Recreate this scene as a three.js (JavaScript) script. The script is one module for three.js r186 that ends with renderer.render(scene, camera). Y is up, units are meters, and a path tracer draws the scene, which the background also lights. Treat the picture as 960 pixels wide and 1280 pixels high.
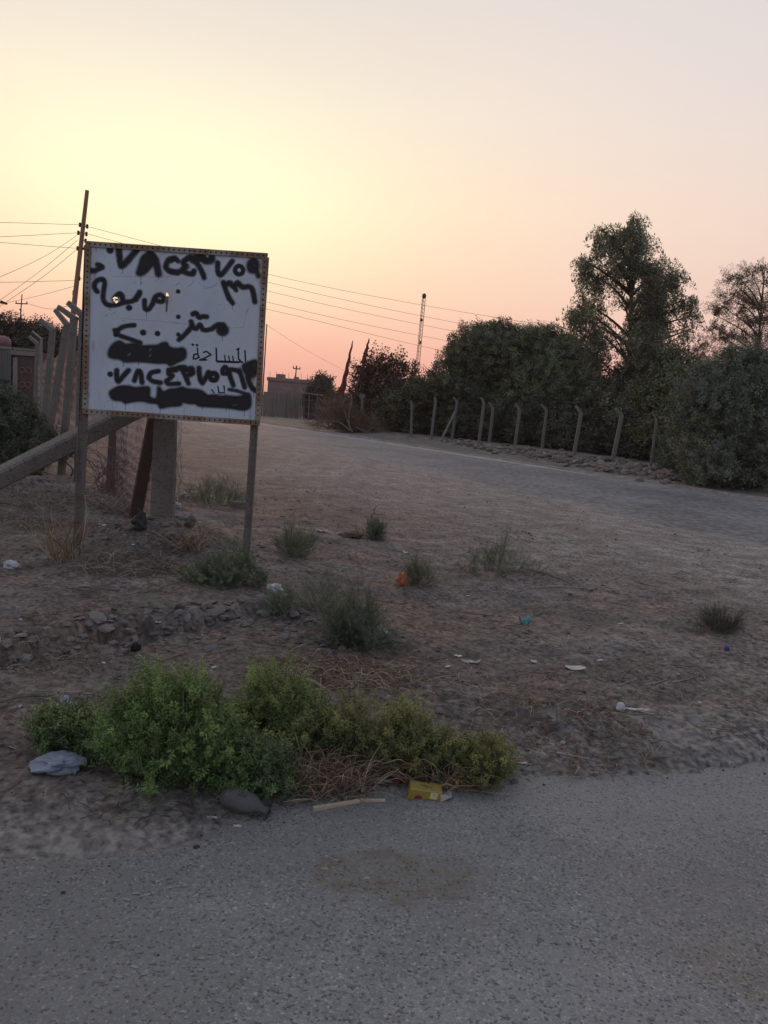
import * as THREE from 'three';
import { ImprovedNoise } from 'three/addons/math/ImprovedNoise.js';

// ------------------------------------------------------------------ camera, sky, sun, exposure
const V3 = THREE.Vector3, rad = (d) => d * Math.PI / 180;
const scene = new THREE.Scene();
const camera = new THREE.PerspectiveCamera(67, 0.75, 0.05, 6000);
camera.position.set(0, 1.6, 0);
camera.rotation.order = 'YXZ';
camera.rotation.set(rad(-7.29), 0, rad(4.2));
camera.updateMatrixWorld(true);

const renderer = new THREE.WebGLRenderer({ antialias: true });
renderer.toneMapping = THREE.LinearToneMapping;
renderer.toneMappingExposure = 1.0;
renderer.shadowMap.enabled = true;

const lerp = THREE.MathUtils.lerp, clamp = THREE.MathUtils.clamp;
const sm = (a, b, x) => { const t = clamp((x - a) / (b - a), 0, 1); return t * t * (3 - 2 * t); };

// the photograph's pixels (960 x 1280) as directions, used to survey where things stand
const TF = Math.tan(rad(33.5));
const ray = (px, py) => new V3((px / 480 - 1) * TF * 0.75, (1 - py / 640) * TF, -1).applyQuaternion(camera.quaternion);
const P = (px, py, d) => { const v = ray(px, py); return v.multiplyScalar(d / -v.z).add(camera.position); };
const G0 = (px, py, y = 0) => { const v = ray(px, py); return v.multiplyScalar((y - 1.6) / v.y).add(camera.position); };
const PXM = 640 / TF;                       // pixels per metre at one metre

const SUN = ray(211, 380).normalize();
const SKY = { strength: 1.0 };
function skyColor(x, y, z) {
  const el = Math.asin(clamp(y, -1, 1)) * 180 / Math.PI, e = Math.max(el, 0);
  const az0 = Math.atan2(SUN.x, -SUN.z), az = Math.atan2(x, -z);
  let da = Math.abs(az - az0); if (da > Math.PI) da = 2 * Math.PI - da;
  const deg = da * 180 / Math.PI;
  // towards the sunset: pink at the horizon, peach, then pale grey
  const stops = [[0, 1.0, .42, .36], [3.5, 1.0, .47, .39], [8, 1.0, .615, .49], [14, .985, .725, .60], [20, .91, .76, .69], [28, .79, .72, .70], [45, .56, .56, .61], [90, .32, .365, .45]];
  const cool = [[0, .38, .37, .44], [6, .45, .44, .52], [14, .46, .48, .58], [30, .40, .45, .57], [60, .33, .385, .485], [90, .32, .365, .45]];
  const pick = (s) => { let i = 0; while (i < s.length - 2 && e > s[i + 1][0]) i++; const t = clamp((e - s[i][0]) / (s[i + 1][0] - s[i][0]), 0, 1); return [1, 2, 3].map((k) => lerp(s[i][k], s[i + 1][k], t)); };
  const a = pick(stops), b = pick(cool), w = sm(20, 115, deg);
  const side = sm(8, 45, deg) * (1 - sm(6, 22, e));
  const c = a.map((v, k) => lerp(v, b[k], w));
  c[0] -= .05 * side * (1 - w); c[1] += .035 * side * (1 - w); c[2] += .055 * side * (1 - w);
  const gr = .55 * sm(18, 46, deg) * sm(14, 25, e) * (1 - sm(28, 40, e)) * (1 - w); [.77, .725, .725].forEach((v, k) => { c[k] = lerp(c[k], v, gr); });
  const g1 = Math.exp(-((deg / 15) ** 2) - (((e - 12.5) / 6.5) ** 2)), g2 = Math.exp(-((deg / 26) ** 2) - (((e - 14) / 11) ** 2));
  return [c[0] + .10 * g2 + .12 * g1, c[1] + .13 * g2 + .27 * g1, c[2] - .02 * g2 + .15 * g1];
}
{
  const W = 1024, Hh = 512, data = new Float32Array(W * Hh * 4);
  for (let r = 0; r < Hh; r++) for (let c = 0; c < W; c++) {
    const up = ((r + .5) / Hh - .5) * Math.PI, rd = ((c + .5) / W - .5) * 2 * Math.PI;
    const col = skyColor(Math.cos(rd) * Math.cos(up), Math.sin(up), Math.sin(rd) * Math.cos(up));
    data.set([col[0], col[1], col[2], 1], (r * W + c) * 4);
  }
  const t = new THREE.DataTexture(data, W, Hh, THREE.RGBAFormat, THREE.FloatType);
  t.mapping = THREE.EquirectangularReflectionMapping; t.magFilter = t.minFilter = THREE.LinearFilter; t.needsUpdate = true;
  scene.background = t; scene.environment = t;
  scene.backgroundIntensity = scene.environmentIntensity = SKY.strength;
}
scene.fog = new THREE.FogExp2(new THREE.Color().setRGB(.95, .78, .68), 0.0004);
const sun = new THREE.DirectionalLight(new THREE.Color().setRGB(1, .5, .26), 0.9);
sun.position.copy(SUN).multiplyScalar(120);
sun.castShadow = true; sun.shadow.radius = 20; sun.shadow.mapSize.set(4096, 4096);
Object.assign(sun.shadow.camera, { left: -80, right: 80, top: 80, bottom: -80, near: 1, far: 300 });
scene.add(sun); scene.add(sun.target);

// ------------------------------------------------------------------ tools
let seed = 12345;
const rnd = () => { seed = (seed + 0x6D2B79F5) | 0; let t = Math.imul(seed ^ (seed >>> 15), 1 | seed); t = (t + Math.imul(t ^ (t >>> 7), 61 | t)) ^ t; return ((t ^ (t >>> 14)) >>> 0) / 4294967296; };
const rr = (a, b) => a + (b - a) * rnd();
const gauss = () => (rnd() + rnd() + rnd() + rnd() - 2) * 0.866 * 1.0;
const IN = new ImprovedNoise();
const noise = (x, y, z = 0.37) => IN.noise(x + 100.13, y + 57.7, z);
const fbm = (x, y, oct = 4, z = .37) => { let s = 0, a = .5; for (let i = 0; i < oct; i++) { s += a * noise(x, y, z + i * 3.1); x *= 2.03; y *= 2.03; a *= .5; } return s; };
const used = {};
function numbered(name) { const k = used[name] = (used[name] ?? -1) + 1; return k ? name + '_' + String(k).padStart(3, '0') : name; }
function tag(o, label, category, group, kind) {
  if (label) o.userData.label = label; if (category) o.userData.category = category;
  if (group) o.userData.group = group; if (kind) o.userData.kind = kind; return o;
}
function thing(name, label, category, pos, group) {
  const o = new THREE.Group(); o.name = numbered(name); o.position.copy(pos ?? new V3()); scene.add(o);
  return tag(o, label, category, group);
}
function mesh(name, geo, mat, parent, kind) {
  const m = new THREE.Mesh(geo, mat); m.name = parent ? name : numbered(name); (parent ?? scene).add(m);
  if (kind) m.userData.kind = kind; return m;
}
// a mesh builder: bars, tubes, leaves and slabs in world or local coordinates
class MB {
  constructor(o) { this.o = o ? o.clone() : new V3(); this.p = []; this.uv = []; this.c = []; this.idx = []; this.col = null; }
  v(q, u = 0, w = 0) { this.p.push(q.x - this.o.x, q.y - this.o.y, q.z - this.o.z); this.uv.push(u, w); if (this.col) this.c.push(...this.col); return this.p.length / 3 - 1; }
  quad(a, b, c, d, uw = 1, vh = 1) { const i = this.v(a, 0, 0), j = this.v(b, uw, 0), k = this.v(c, uw, vh), l = this.v(d, 0, vh); this.idx.push(i, j, k, i, k, l); }
  tri(a, b, c) { const i = this.v(a), j = this.v(b, 1, 0), k = this.v(c, .5, 1); this.idx.push(i, j, k); }
  // straight bar of rectangular section with chamfered long edges, from a to b; s0/s1 scale the ends
  bar(a, b, w, h, up = new V3(0, 0, 1), s0 = 1, s1 = 1, ch = .12) {
    const d = b.clone().sub(a), L = d.length(); d.normalize();
    const x = new V3().crossVectors(up, d); if (x.lengthSq() < 1e-6) x.set(1, 0, 0); x.normalize();
    const y = new V3().crossVectors(d, x).normalize();
    const k = ch * Math.min(w, h), X = w / 2, Y = h / 2;
    const o = [[X - k, -Y], [X, -Y + k], [X, Y - k], [X - k, Y], [-X + k, Y], [-X, Y - k], [-X, -Y + k], [-X + k, -Y]];
    const at = (c, q, s) => c.clone().addScaledVector(x, q[0] * s).addScaledVector(y, q[1] * s);
    for (let i = 0; i < 8; i++) { const q = o[i], r = o[(i + 1) % 8]; const wd = Math.hypot(q[0] - r[0], q[1] - r[1]); this.quad(at(a, q, s0), at(a, r, s0), at(b, r, s1), at(b, q, s1), wd, L); }
    for (const [c, s, f] of [[a, s0, 1], [b, s1, 0]]) { const n = o.map((q) => this.v(at(c, q, s), q[0], q[1])); for (let i = 1; i < 7; i++) f ? this.idx.push(n[0], n[i + 1], n[i]) : this.idx.push(n[0], n[i], n[i + 1]); }
    return this;
  }
  tube(pts, r0, r1, sides = 5, cap = true) {
    const n = pts.length; let prev = null, len = 0; const ref = Math.abs(pts[n - 1].clone().sub(pts[0]).normalize().y) > .9 ? new V3(1, 0, 0) : new V3(0, 1, 0);
    for (let i = 0; i < n; i++) {
      const t = pts[Math.min(i + 1, n - 1)].clone().sub(pts[Math.max(i - 1, 0)]).normalize();
      const x = new V3().crossVectors(ref, t).normalize(), y = new V3().crossVectors(t, x);
      const f = i / (n - 1), r = typeof r0 === 'function' ? r0(f) : lerp(r0, r1, f);
      if (i) len += pts[i].distanceTo(pts[i - 1]);
      const row = [];
      for (let s = 0; s <= sides; s++) { const a = s / sides * 2 * Math.PI; row.push(this.v(pts[i].clone().addScaledVector(x, Math.cos(a) * r).addScaledVector(y, Math.sin(a) * r), s / sides * 6.28 * r, len)); }
      if (prev) for (let s = 0; s < sides; s++) this.idx.push(prev[s], prev[s + 1], row[s], row[s], prev[s + 1], row[s + 1]);
      if (cap && (i === 0 || i === n - 1)) { const c = this.v(pts[i]); for (let s = 0; s < sides; s++) i ? this.idx.push(row[s], row[s + 1], c) : this.idx.push(row[s + 1], row[s], c); }
      prev = row;
    }
    return this;
  }
  geo() {
    const g = new THREE.BufferGeometry();
    g.setAttribute('position', new THREE.Float32BufferAttribute(this.p, 3)); g.setAttribute('uv', new THREE.Float32BufferAttribute(this.uv, 2));
    if (this.c.length) g.setAttribute('color', new THREE.Float32BufferAttribute(this.c, 3));
    g.setIndex(this.idx); g.computeVertexNormals(); return g;
  }
  build(name, mat, parent, kind) { return mesh(name, this.geo(), mat, parent, kind); }
}
const path = (pts, n = 12) => new THREE.CatmullRomCurve3(pts).getPoints(n);

// ------------------------------------------------------------------ textures and materials
const enc = (l) => { l = clamp(l, 0, 1); return Math.round(255 * (l <= .0031308 ? l * 12.92 : 1.055 * Math.pow(l, 1 / 2.4) - .055)); };
function tex(S, fn, srgb = true, rep = 1) {        // fn(u, v) -> [r,g,b] linear (or data) in 0..1
  const d = new Uint8Array(S * S * 4);
  for (let j = 0; j < S; j++) for (let i = 0; i < S; i++) {
    const c = fn(i / S, j / S), k = (j * S + i) * 4;
    for (let q = 0; q < 3; q++) d[k + q] = srgb ? enc(c[q]) : Math.round(255 * clamp(c[q], 0, 1));
    d[k + 3] = 255;
  }
  const t = new THREE.DataTexture(d, S, S); t.wrapS = t.wrapT = THREE.RepeatWrapping; t.magFilter = THREE.LinearFilter; t.minFilter = THREE.LinearMipmapLinearFilter; t.generateMipmaps = true;
  if (srgb) t.colorSpace = THREE.SRGBColorSpace; t.repeat.set(rep, rep); t.needsUpdate = true; return t;
}
// tiling value noise on a lattice of n cells
function lattice(n, sd) { const o = seed; seed = sd; const a = new Float32Array(n * n).map(() => rnd()); seed = o; return (u, v) => { u = (u % 1 + 1) % 1 * n; v = (v % 1 + 1) % 1 * n; const i = Math.floor(u), j = Math.floor(v); let x = u - i, y = v - j; x = x * x * (3 - 2 * x); y = y * y * (3 - 2 * y); const q = (a1, b1) => a[(b1 % n) * n + a1 % n]; return lerp(lerp(q(i, j), q(i + 1, j), x), lerp(q(i, j + 1), q(i + 1, j + 1), x), y); }; }
function tfbm(n0, oct, sd) { const L = []; for (let o = 0; o < oct; o++) L.push(lattice(n0 << o, sd + o)); return (u, v) => { let s = 0, a = .5, w = 0; for (const l of L) { s += a * l(u, v); w += a; a *= .55; } return s / w; }; }
const std = (o) => new THREE.MeshStandardMaterial({ roughness: .9, metalness: 0, ...o });
const lin = (r, g, b) => new THREE.Color().setRGB(r, g, b);

// dirt grain (1.6 m tile): a factor of about 1 on the vertex colours
const dN = tfbm(8, 7, 11), dN2 = tfbm(64, 4, 31);
const dirtMap = tex(1024, (u, v) => { const a = dN(u, v), b = dN2(u, v); let f = .66 + .5 * (a - .5) + 1.3 * (b - .5); if (b > .7) f += .15; f = clamp(f, .15, 1); return [f, f * .985, f * .965]; }, true, 1 / 1.6);
const dirtBump = tex(1024, (u, v) => { const b = dN2(u, v), a = dN(u, v); const f = .5 * b + .5 * a; return [f, f, f]; }, false, 1 / 1.6);
// asphalt: chips set in dark binder (3 m tile, 2048 px)
const { asphaltMap, asphaltBump } = (() => {
  const S = 2048, N = 330, o = seed; seed = 777; const cx = [], cy = [], br = [], sz = [];
  for (let i = 0; i < N * N; i++) { cx.push(rnd()); cy.push(rnd()); br.push(rnd()); sz.push(rnd()); } seed = o;
  const big = tfbm(4, 5, 90), fine = tfbm(256, 3, 95);
  const d = new Uint8Array(S * S * 4), h = new Uint8Array(S * S * 4);
  for (let j = 0; j < S; j++) for (let i = 0; i < S; i++) {
    const u = i / S, v = j / S, X = u * N, Y = v * N, ix = Math.floor(X), iy = Math.floor(Y); let best = 9, b2 = 9, bi = 0;
    for (let q = -1; q < 2; q++) for (let p = -1; p < 2; p++) { const k = ((iy + q + N) % N) * N + (ix + p + N) % N, dx = ix + p + cx[k] - X, dy = iy + q + cy[k] - Y, dd = Math.hypot(dx, dy) * (1.35 - .7 * sz[k]); if (dd < best) { b2 = best; best = dd; bi = k; } else if (dd < b2) b2 = dd; }
    const edge = clamp((b2 - best) * 3.2, 0, 1), n = big(u, v), f = fine(u, v), s = br[bi];
    const exposed = sm(.38, .62, n + .25 * (s - .5));
    let a = .6 + .22 * (s - .5) + (s > .96 ? .18 : 0) - (s < .09 ? .24 : 0); a = lerp(.46 + .1 * s, a, edge) * (0.84 + .32 * f); a *= .9 + .2 * exposed;
    const k = (j * S + i) * 4, w = s > .8 ? .02 : 0;
    d[k] = enc(a + w); d[k + 1] = enc(a); d[k + 2] = enc(a * 1.01 - w); d[k + 3] = 255;
    const z = clamp(edge * (.35 + .65 * s) * .8 + .2 * f, 0, 1) * 255; h[k] = h[k + 1] = h[k + 2] = z; h[k + 3] = 255;
  }
  const mk = (x, srgb) => { const t = new THREE.DataTexture(x, S, S); t.wrapS = t.wrapT = THREE.RepeatWrapping; t.magFilter = THREE.LinearFilter; t.minFilter = THREE.LinearMipmapLinearFilter; t.generateMipmaps = true; if (srgb) t.colorSpace = THREE.SRGBColorSpace; t.repeat.set(1 / 2.6, 1 / 2.6); t.needsUpdate = true; return t; };
  return { asphaltMap: mk(d, true), asphaltBump: mk(h, false) };
})();
const cN = tfbm(6, 6, 200), cP = tfbm(96, 2, 230);
const concreteMap = tex(512, (u, v) => { const a = cN(u, v), p = cP(u, v); let f = .72 + .5 * (a - .5) + .3 * (p - .5); if (p < .26) f *= .6; return [f, f * .99, f * .97]; });
const concreteBump = tex(512, (u, v) => { const f = .5 * cN(u, v) + .5 * sm(.2, .4, cP(u, v)); return [f, f, f]; }, false);
const rustMap = tex(512, (u, v) => { const a = cN(u, v), p = cP(u, v), t = sm(.42, .6, a + .2 * (p - .5)); return [lerp(.5, .34, t), lerp(.42, .2, t), lerp(.36, .13, t)]; });
const barkMap = tex(256, (u, v) => { const f = .5 + .5 * cN(u * 3, v * .5); return [f, f * .9, f * .8]; });
const M = {
  dirt: std({ vertexColors: true, map: dirtMap, bumpMap: dirtBump, bumpScale: .007, roughness: 1 }),
  asphalt: std({ vertexColors: true, map: asphaltMap, bumpMap: asphaltBump, bumpScale: .003, roughness: .82 }),
  road: std({ vertexColors: true, map: (() => { let t; const n1 = tfbm(128, 3, 600), n2 = tfbm(8, 5, 620); t = tex(1024, (u, v) => { const a = n1(u, v); const f = clamp(.66 + 1.15 * (a - .5) + .5 * (n2(u, v) - .5), .2, 1); return [f, f, f]; }, true, 1 / 12); return t; })(), bumpMap: asphaltBump, bumpScale: .004, roughness: .8 }),
  concrete: std({ color: lin(.21, .205, .185), map: concreteMap, bumpMap: concreteBump, bumpScale: .004 }),
  oldConcrete: std({ color: lin(.225, .2, .18), map: concreteMap, bumpMap: concreteBump, bumpScale: .006 }),
  postRust: std({ color: lin(.215, .175, .155), map: concreteMap, bumpMap: concreteBump, bumpScale: .001, roughness: .8 }),
  bush: new THREE.MeshPhysicalMaterial({ vertexColors: true, roughness: .85, transmission: .3, thickness: 0 }),
  stained: std({ color: lin(.15, .1, .085), map: concreteMap, bumpMap: concreteBump, bumpScale: .006 }),
  rust: std({ color: lin(.62, .64, .62), map: rustMap, bumpMap: concreteBump, bumpScale: .001, roughness: .75, metalness: .1 }),
  darkSteel: std({ color: lin(.035, .028, .026), roughness: .8 }),
  bark: std({ color: lin(.16, .125, .1), map: barkMap, bumpMap: barkMap, bumpScale: .01 }),
  wire: std({ color: lin(.11, .075, .06), roughness: .6 }),
  galv: std({ color: lin(.22, .2, .19), roughness: .6, metalness: .3 }),
  leaf: std({ vertexColors: true, roughness: .75 }),
  drylink: std({ color: lin(.34, .25, .22), roughness: .8 }),
  eucLeaf: new THREE.MeshPhysicalMaterial({ vertexColors: true, roughness: .95, transmission: .4, thickness: 0 }),
  straw: std({ vertexColors: true, roughness: .95 }),
};

// ------------------------------------------------------------------ ground, roads
const poly = (pts) => { const q = pts.map(([a, b]) => G0(a, b)).sort((a, b) => a.x - b.x); return (x) => { let i = 0; while (i < q.length - 2 && x > q[i + 1].x) i++; const t = (x - q[i].x) / (q[i + 1].x - q[i].x); return lerp(q[i].z, q[i + 1].z, clamp(t, -3, 4)); }; };
const apronEdge = poly([[0, 1095], [130, 1082], [250, 1052], [345, 1022], [480, 1003], [650, 985], [760, 968], [960, 955]]);
const crustEdge = poly([[-80, 850], [0, 842], [60, 828], [110, 812], [200, 806], [260, 794], [330, 780], [420, 800]]);
const E0 = G0(960, 627), E1 = G0(340, 531);                      // the far edge of the road
const RD = E1.clone().sub(E0).setY(0).normalize(), RN = new V3(-RD.z, 0, RD.x); // along, across
{ const n = G0(960, 682).sub(E0); if (n.dot(RN) < 0) RN.negate(); }
const RW = G0(960, 682).sub(E0).dot(RN);
const across = (x, z) => (x - E0.x) * RN.x + (z - E0.z) * RN.z, along = (x, z) => (x - E0.x) * RD.x + (z - E0.z) * RD.z;
const mound = P(192, 690, 7.4), bankA = G0(15, 640), bankB = G0(95, 660), hollow = G0(600, 765), ridgeR = G0(700, 905);
const CORNER = P(203, 664, 7.7), FENCE_L = new V3(-4.2, 0, -7.7).normalize();
const g2 = (x, z, c, sx, sz) => Math.exp(-(((x - c.x) / sx) ** 2) - (((z - c.z) / sz) ** 2));
function zones(x, z) {
  const s = apronEdge(x) - z + .05 * noise(x * 6, z * 6) + .12 * noise(x * 1.4, 3.3);
  const r = across(x, z), n1 = noise(x * .35, z * .35), n2 = noise(x * 1.1, z * 1.1);
  const road = sm(-.35, .05, r + .12 * n2) * (1 - sm(RW - .5, RW + .6, r + .6 * n1 + .3 * n2));
  const crust = (apronEdge(x) - z > .2 ? 1 : 0) * sm(-.09, .10, crustEdge(x) - z + .10 * noise(x * 3.3, z * 3.3) + .05 * noise(x * 9, z * 9)) * (1 - sm(-1.2, .1, x));
  return { s, r, road, crust, n1, n2 };
}
function H(x, z, fine = 1) {
  const { s, r, road, crust, n1, n2 } = zones(x, z);
  let h = -.035 + .05 * sm(-.25, .3, s) + .05 * sm(.2, 2.2, s);
  if (s > 0) {
    h += .075 * crust;
    h += .25 * g2(x, z, mound, .62, .7) + .32 * g2(x, z, bankA, 1.3, .9) + .05 * g2(x, z, bankB, .5, .4) + .07 * g2(x, z, ridgeR, 1.6, .35) - .06 * g2(x, z, hollow, .55, .55);
    const far = sm(8, 12, -z), left = sm(.5, 2.0, -(x - CORNER.x) * FENCE_L.z * -1 + (z - CORNER.z) * FENCE_L.x * -1);
    const near = sm(RW + 1, RW + 6, r);
    const rough = near * (1 - .4 * far);
    if (fine) {
      h += sm(.05, .5, s) * (rough * (.05 * fbm(x * 1.6, z * 1.6, 3) + .024 * fbm(x * 5.5, z * 5.5, 3) + .006 * fbm(x * 19, z * 19, 2)) + .006 * fbm(x * 4, z * 4, 3));
      const c2 = 1 - Math.abs(noise(x * 6.5, z * 6.5)) * 2; h += .042 * c2 * (g2(x, z, mound, .9, .8) + g2(x, z, bankA, 1.4, 1) + 1.2 * Math.exp(-(((crustEdge(x) - z) / .35) ** 2)) * (1 - sm(-1.2, .1, x)) + .6 * g2(x, z, ridgeR, 2, .5));
    }
    if (r < 0) h = lerp(h, .02 + .22 * sm(-1.2, -4.5, r) + .05 * n1 + (fine ? .05 * n2 * sm(-1, -3, r) : 0), sm(-.2, -1, r));
    h = lerp(h, -.03, road * (r > -.4 ? 1 : 0));
  }
  return h;
}
function G(px, py) {
  const v = ray(px, py), o = camera.position; let t0 = 1, t = 1;
  const f = (t) => o.y + v.y * t - H(o.x + v.x * t, o.z + v.z * t);
  while (t < 400 && f(t) > 0) { t0 = t; t *= 1.02; }
  for (let i = 0; i < 18; i++) { const m = (t0 + t) / 2; f(m) > 0 ? t0 = m : t = m; }
  return o.clone().addScaledVector(v, t);
}
{
  // one polar sheet around the place, fine where the photograph looks
  const ang = [], rad_ = [];
  for (let a = -180; a < -34; a += 4) ang.push(a); for (let i = 0; i <= 680; i++) ang.push(-34 + 68 * i / 680); for (let a = 37; a <= 180; a += 3.25) ang.push(a);
  rad_.push(.4, 1, 1.8); { let r = 2.35; while (r < 14) { rad_.push(r); r *= 1.0042; } while (r < 75) { rad_.push(r); r *= 1.011; } while (r < 3500) { rad_.push(r); r *= 1.12; } }
  const nA = ang.length, nR = rad_.length, p = new Float32Array(nA * nR * 3), uv = new Float32Array(nA * nR * 2), col = new Float32Array(nA * nR * 3), idx = [];
  for (let j = 0; j < nR; j++) for (let i = 0; i < nA; i++) {
    const a = rad(ang[i]), x = Math.sin(a) * rad_[j], z = -Math.cos(a) * rad_[j], k = j * nA + i;
    const q = zones(x, z), dist = rad_[j];
    p.set([x, H(x, z), z], k * 3); uv.set([x, z], k * 2);
    // what lies here: dark soil, pale road dust, straw crumbs, grey silt
    const dust = clamp(1 - sm(RW + 1.5, RW + 8.5, q.r + 2.2 * q.n1 + .8 * q.n2), 0, 1) * (q.r > -1 ? 1 : .3);
    const nA1 = fbm(x * .9, z * .9, 4, 5.1), nB1 = fbm(x * 3.1, z * 3.1, 4, 9.2), nC = fbm(x * 12, z * 12, 3, 2.2);
    const straw = sm(.02, .26, nA1 + .6 * nB1 + .3 * nC) * (1 - dust), silt = sm(.05, .3, fbm(x * 1.3, z * 1.3, 3, 14.4) + .3 * nB1);
    let c = [.114, .091, .081];
    c = c.map((v, m) => lerp(v, [.14, .102, .08][m], straw * .8));
    c = c.map((v, m) => lerp(v, [.15, .137, .13][m], silt * .5));
    c = c.map((v, m) => lerp(v, [.195, .182, .178][m], dust * (.86 + .5 * nB1)));
    const crumbs = sm(.12, .32, nC + .5 * nB1); c = c.map((v, m) => lerp(v, [.085, .066, .056][m], crumbs * .3 * (1 - dust)));
    const lip = (1 - sm(.15, .85, q.s + .5 * nB1 + .3 * nC)); c = c.map((v, m) => lerp(v, [.185, .17, .16][m], lip * .8));
    if (dist > 60) c = [.17, .145, .12];
    const f = 1.55 * (1 + .55 * nB1 + .3 * nC + .3 * nA1);
    col.set(c.map((v) => v * f), k * 3);
    if (j && i < nA - 1) { const b = k - nA; idx.push(b, b + 1, k, k, b + 1, k + 1); }
  }
  const g = new THREE.BufferGeometry(); g.setAttribute('position', new THREE.BufferAttribute(p, 3)); g.setAttribute('uv', new THREE.BufferAttribute(uv, 2)); g.setAttribute('color', new THREE.BufferAttribute(col, 3)); g.setIndex(idx); g.computeVertexNormals();
  tag(mesh('ground', g, M.dirt, null, 'structure'), 'rough dark dirt verge with straw crumbs and pale roadside dust');
}
function grid(x0, x1, nx, z0, z1, nz, fn, height) {
  const p = [], uv = [], col = [], idx = [];
  for (let j = 0; j <= nz; j++) for (let i = 0; i <= nx; i++) { const q = fn(lerp(x0, x1, i / nx), lerp(z0, z1, j / nz)); p.push(q[0], q[1], q[2]); uv.push(q[0], q[2]); col.push(q[3], q[4], q[5]); if (i && j) { const k = j * (nx + 1) + i, b = k - nx - 1; idx.push(b - 1, k - 1, b, b, k - 1, k); } }
  const g = new THREE.BufferGeometry(); g.setAttribute('position', new THREE.Float32BufferAttribute(p, 3)); g.setAttribute('uv', new THREE.Float32BufferAttribute(uv, 2)); g.setAttribute('color', new THREE.Float32BufferAttribute(col, 3)); g.setIndex(idx); g.computeVertexNormals(); return g;
}
{
  // the asphalt that the photographer stands on
  const stain = [G0(490, 1092), G0(940, 1215), G0(60, 1130)];
  const tone = (x, z) => {
    const a = fbm(x * .8, z * .8, 4, 21), b = fbm(x * 4, z * 4, 3, 23); let c = [.218, .215, .213].map((v) => v * 1.68 * (1 + .25 * a + .18 * b));
    const e2 = fbm(x * 14, z * 14, 3, 27), sand = clamp(sm(.36, .58, g2(x, z, stain[0], .36, .16) + .5 * b + .45 * e2) + .5 * sm(.5, .75, g2(x, z, stain[1], .3, .2) + .5 * b + .5 * e2), 0, 1) * (.6 + .8 * sm(-.1, .2, e2));
    c = c.map((v, m) => lerp(v, [.27, .215, .14][m], sand * .5));
    const lip = sm(-.45, .02, apronEdge(x) - z + .5 * a + .25 * b); return c.map((v, m) => lerp(v, [.32, .3, .285][m], lip * .42 * (x < -.3 ? 1.3 : .8)));
  };
  const g = grid(0, 1, 300, 0, 1, 280, (u, w) => { const x = (u - .5) * 3.2 * (1 + 26 * Math.pow(Math.abs(u - .5) * 2, 4)), z = lerp(-.2, 12, w > .8 ? (w - .8) / .2 : 0) * (w > .8 ? 1 : 0) + (w <= .8 ? lerp(-5.2, -.2, w / .8) : 0); return [x, .004 * fbm(x * 1.2, z * 1.2, 2, 40), z, ...tone(x, z)]; });
  tag(mesh('asphalt_apron', g, M.asphalt, null, 'structure'), 'worn grey asphalt in the foreground with pale stone chips');
  // the road crossing behind
  const L0 = -60, L1 = 900, at = (a, r, y) => [E0.x + RD.x * a + RN.x * r, y, E0.z + RD.z * a + RN.z * r];
  const t2 = (x, z, r) => { const a = fbm(x * .5, z * .5, 3, 61), b = noise(x * 2.2, z * 2.2, 8), track = .5 + .5 * Math.cos((r - 1.4) / 1.6 * Math.PI); return [.122, .127, .142].map((v, m) => lerp(v, [.27, .26, .255][m], clamp(.3 * (1 - sm(.5, 2.2, r + .4 * a)) + .5 * a + .1 * track + .12 * sm(RW - 1, RW, r), 0, 1)) * 1.62 * (1 + .2 * b)); };
  const g3 = grid(0, 1, 320, 0, 1, 16, (u, w) => { const a = L0 + (L1 - L0) * Math.pow(u, 2.2), r = lerp(-.25 + .18 * noise(a * .9, 2.2) + .1 * noise(a * 3.1, 7.2), RW + 2.2, w), q = at(a, r, .002 + .012 * sm(0, RW / 2, r) * (1 - sm(RW / 2, RW, r))); return [...q, ...t2(q[0], q[2], r)]; });
  tag(mesh('road', g3, M.road, null, 'structure'), 'bluish grey asphalt road running off to the left');
  // worn pale edge line on the far side
  const g4 = grid(0, 1, 700, 0, 1, 2, (u, w) => { const a = 4 + 260 * Math.pow(u, 1.6), r = .34 + (.3 + .16 * noise(a * .9, 5.5) + .07 * noise(a * 5, 1.5)) * (w - .5) * 2 * sm(2, 14, a), q = at(a, r, .0075 + .012 * sm(0, RW / 2, r)); const f = .34 + .16 * noise(a * 1.3, w * 3, 3); return [...q, f, f * .96, f * .93]; });
  tag(mesh('edge_line', g4, std({ vertexColors: true, roughness: .95 }), null, 'structure'), 'worn pale line along the far edge of the road');
}

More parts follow.
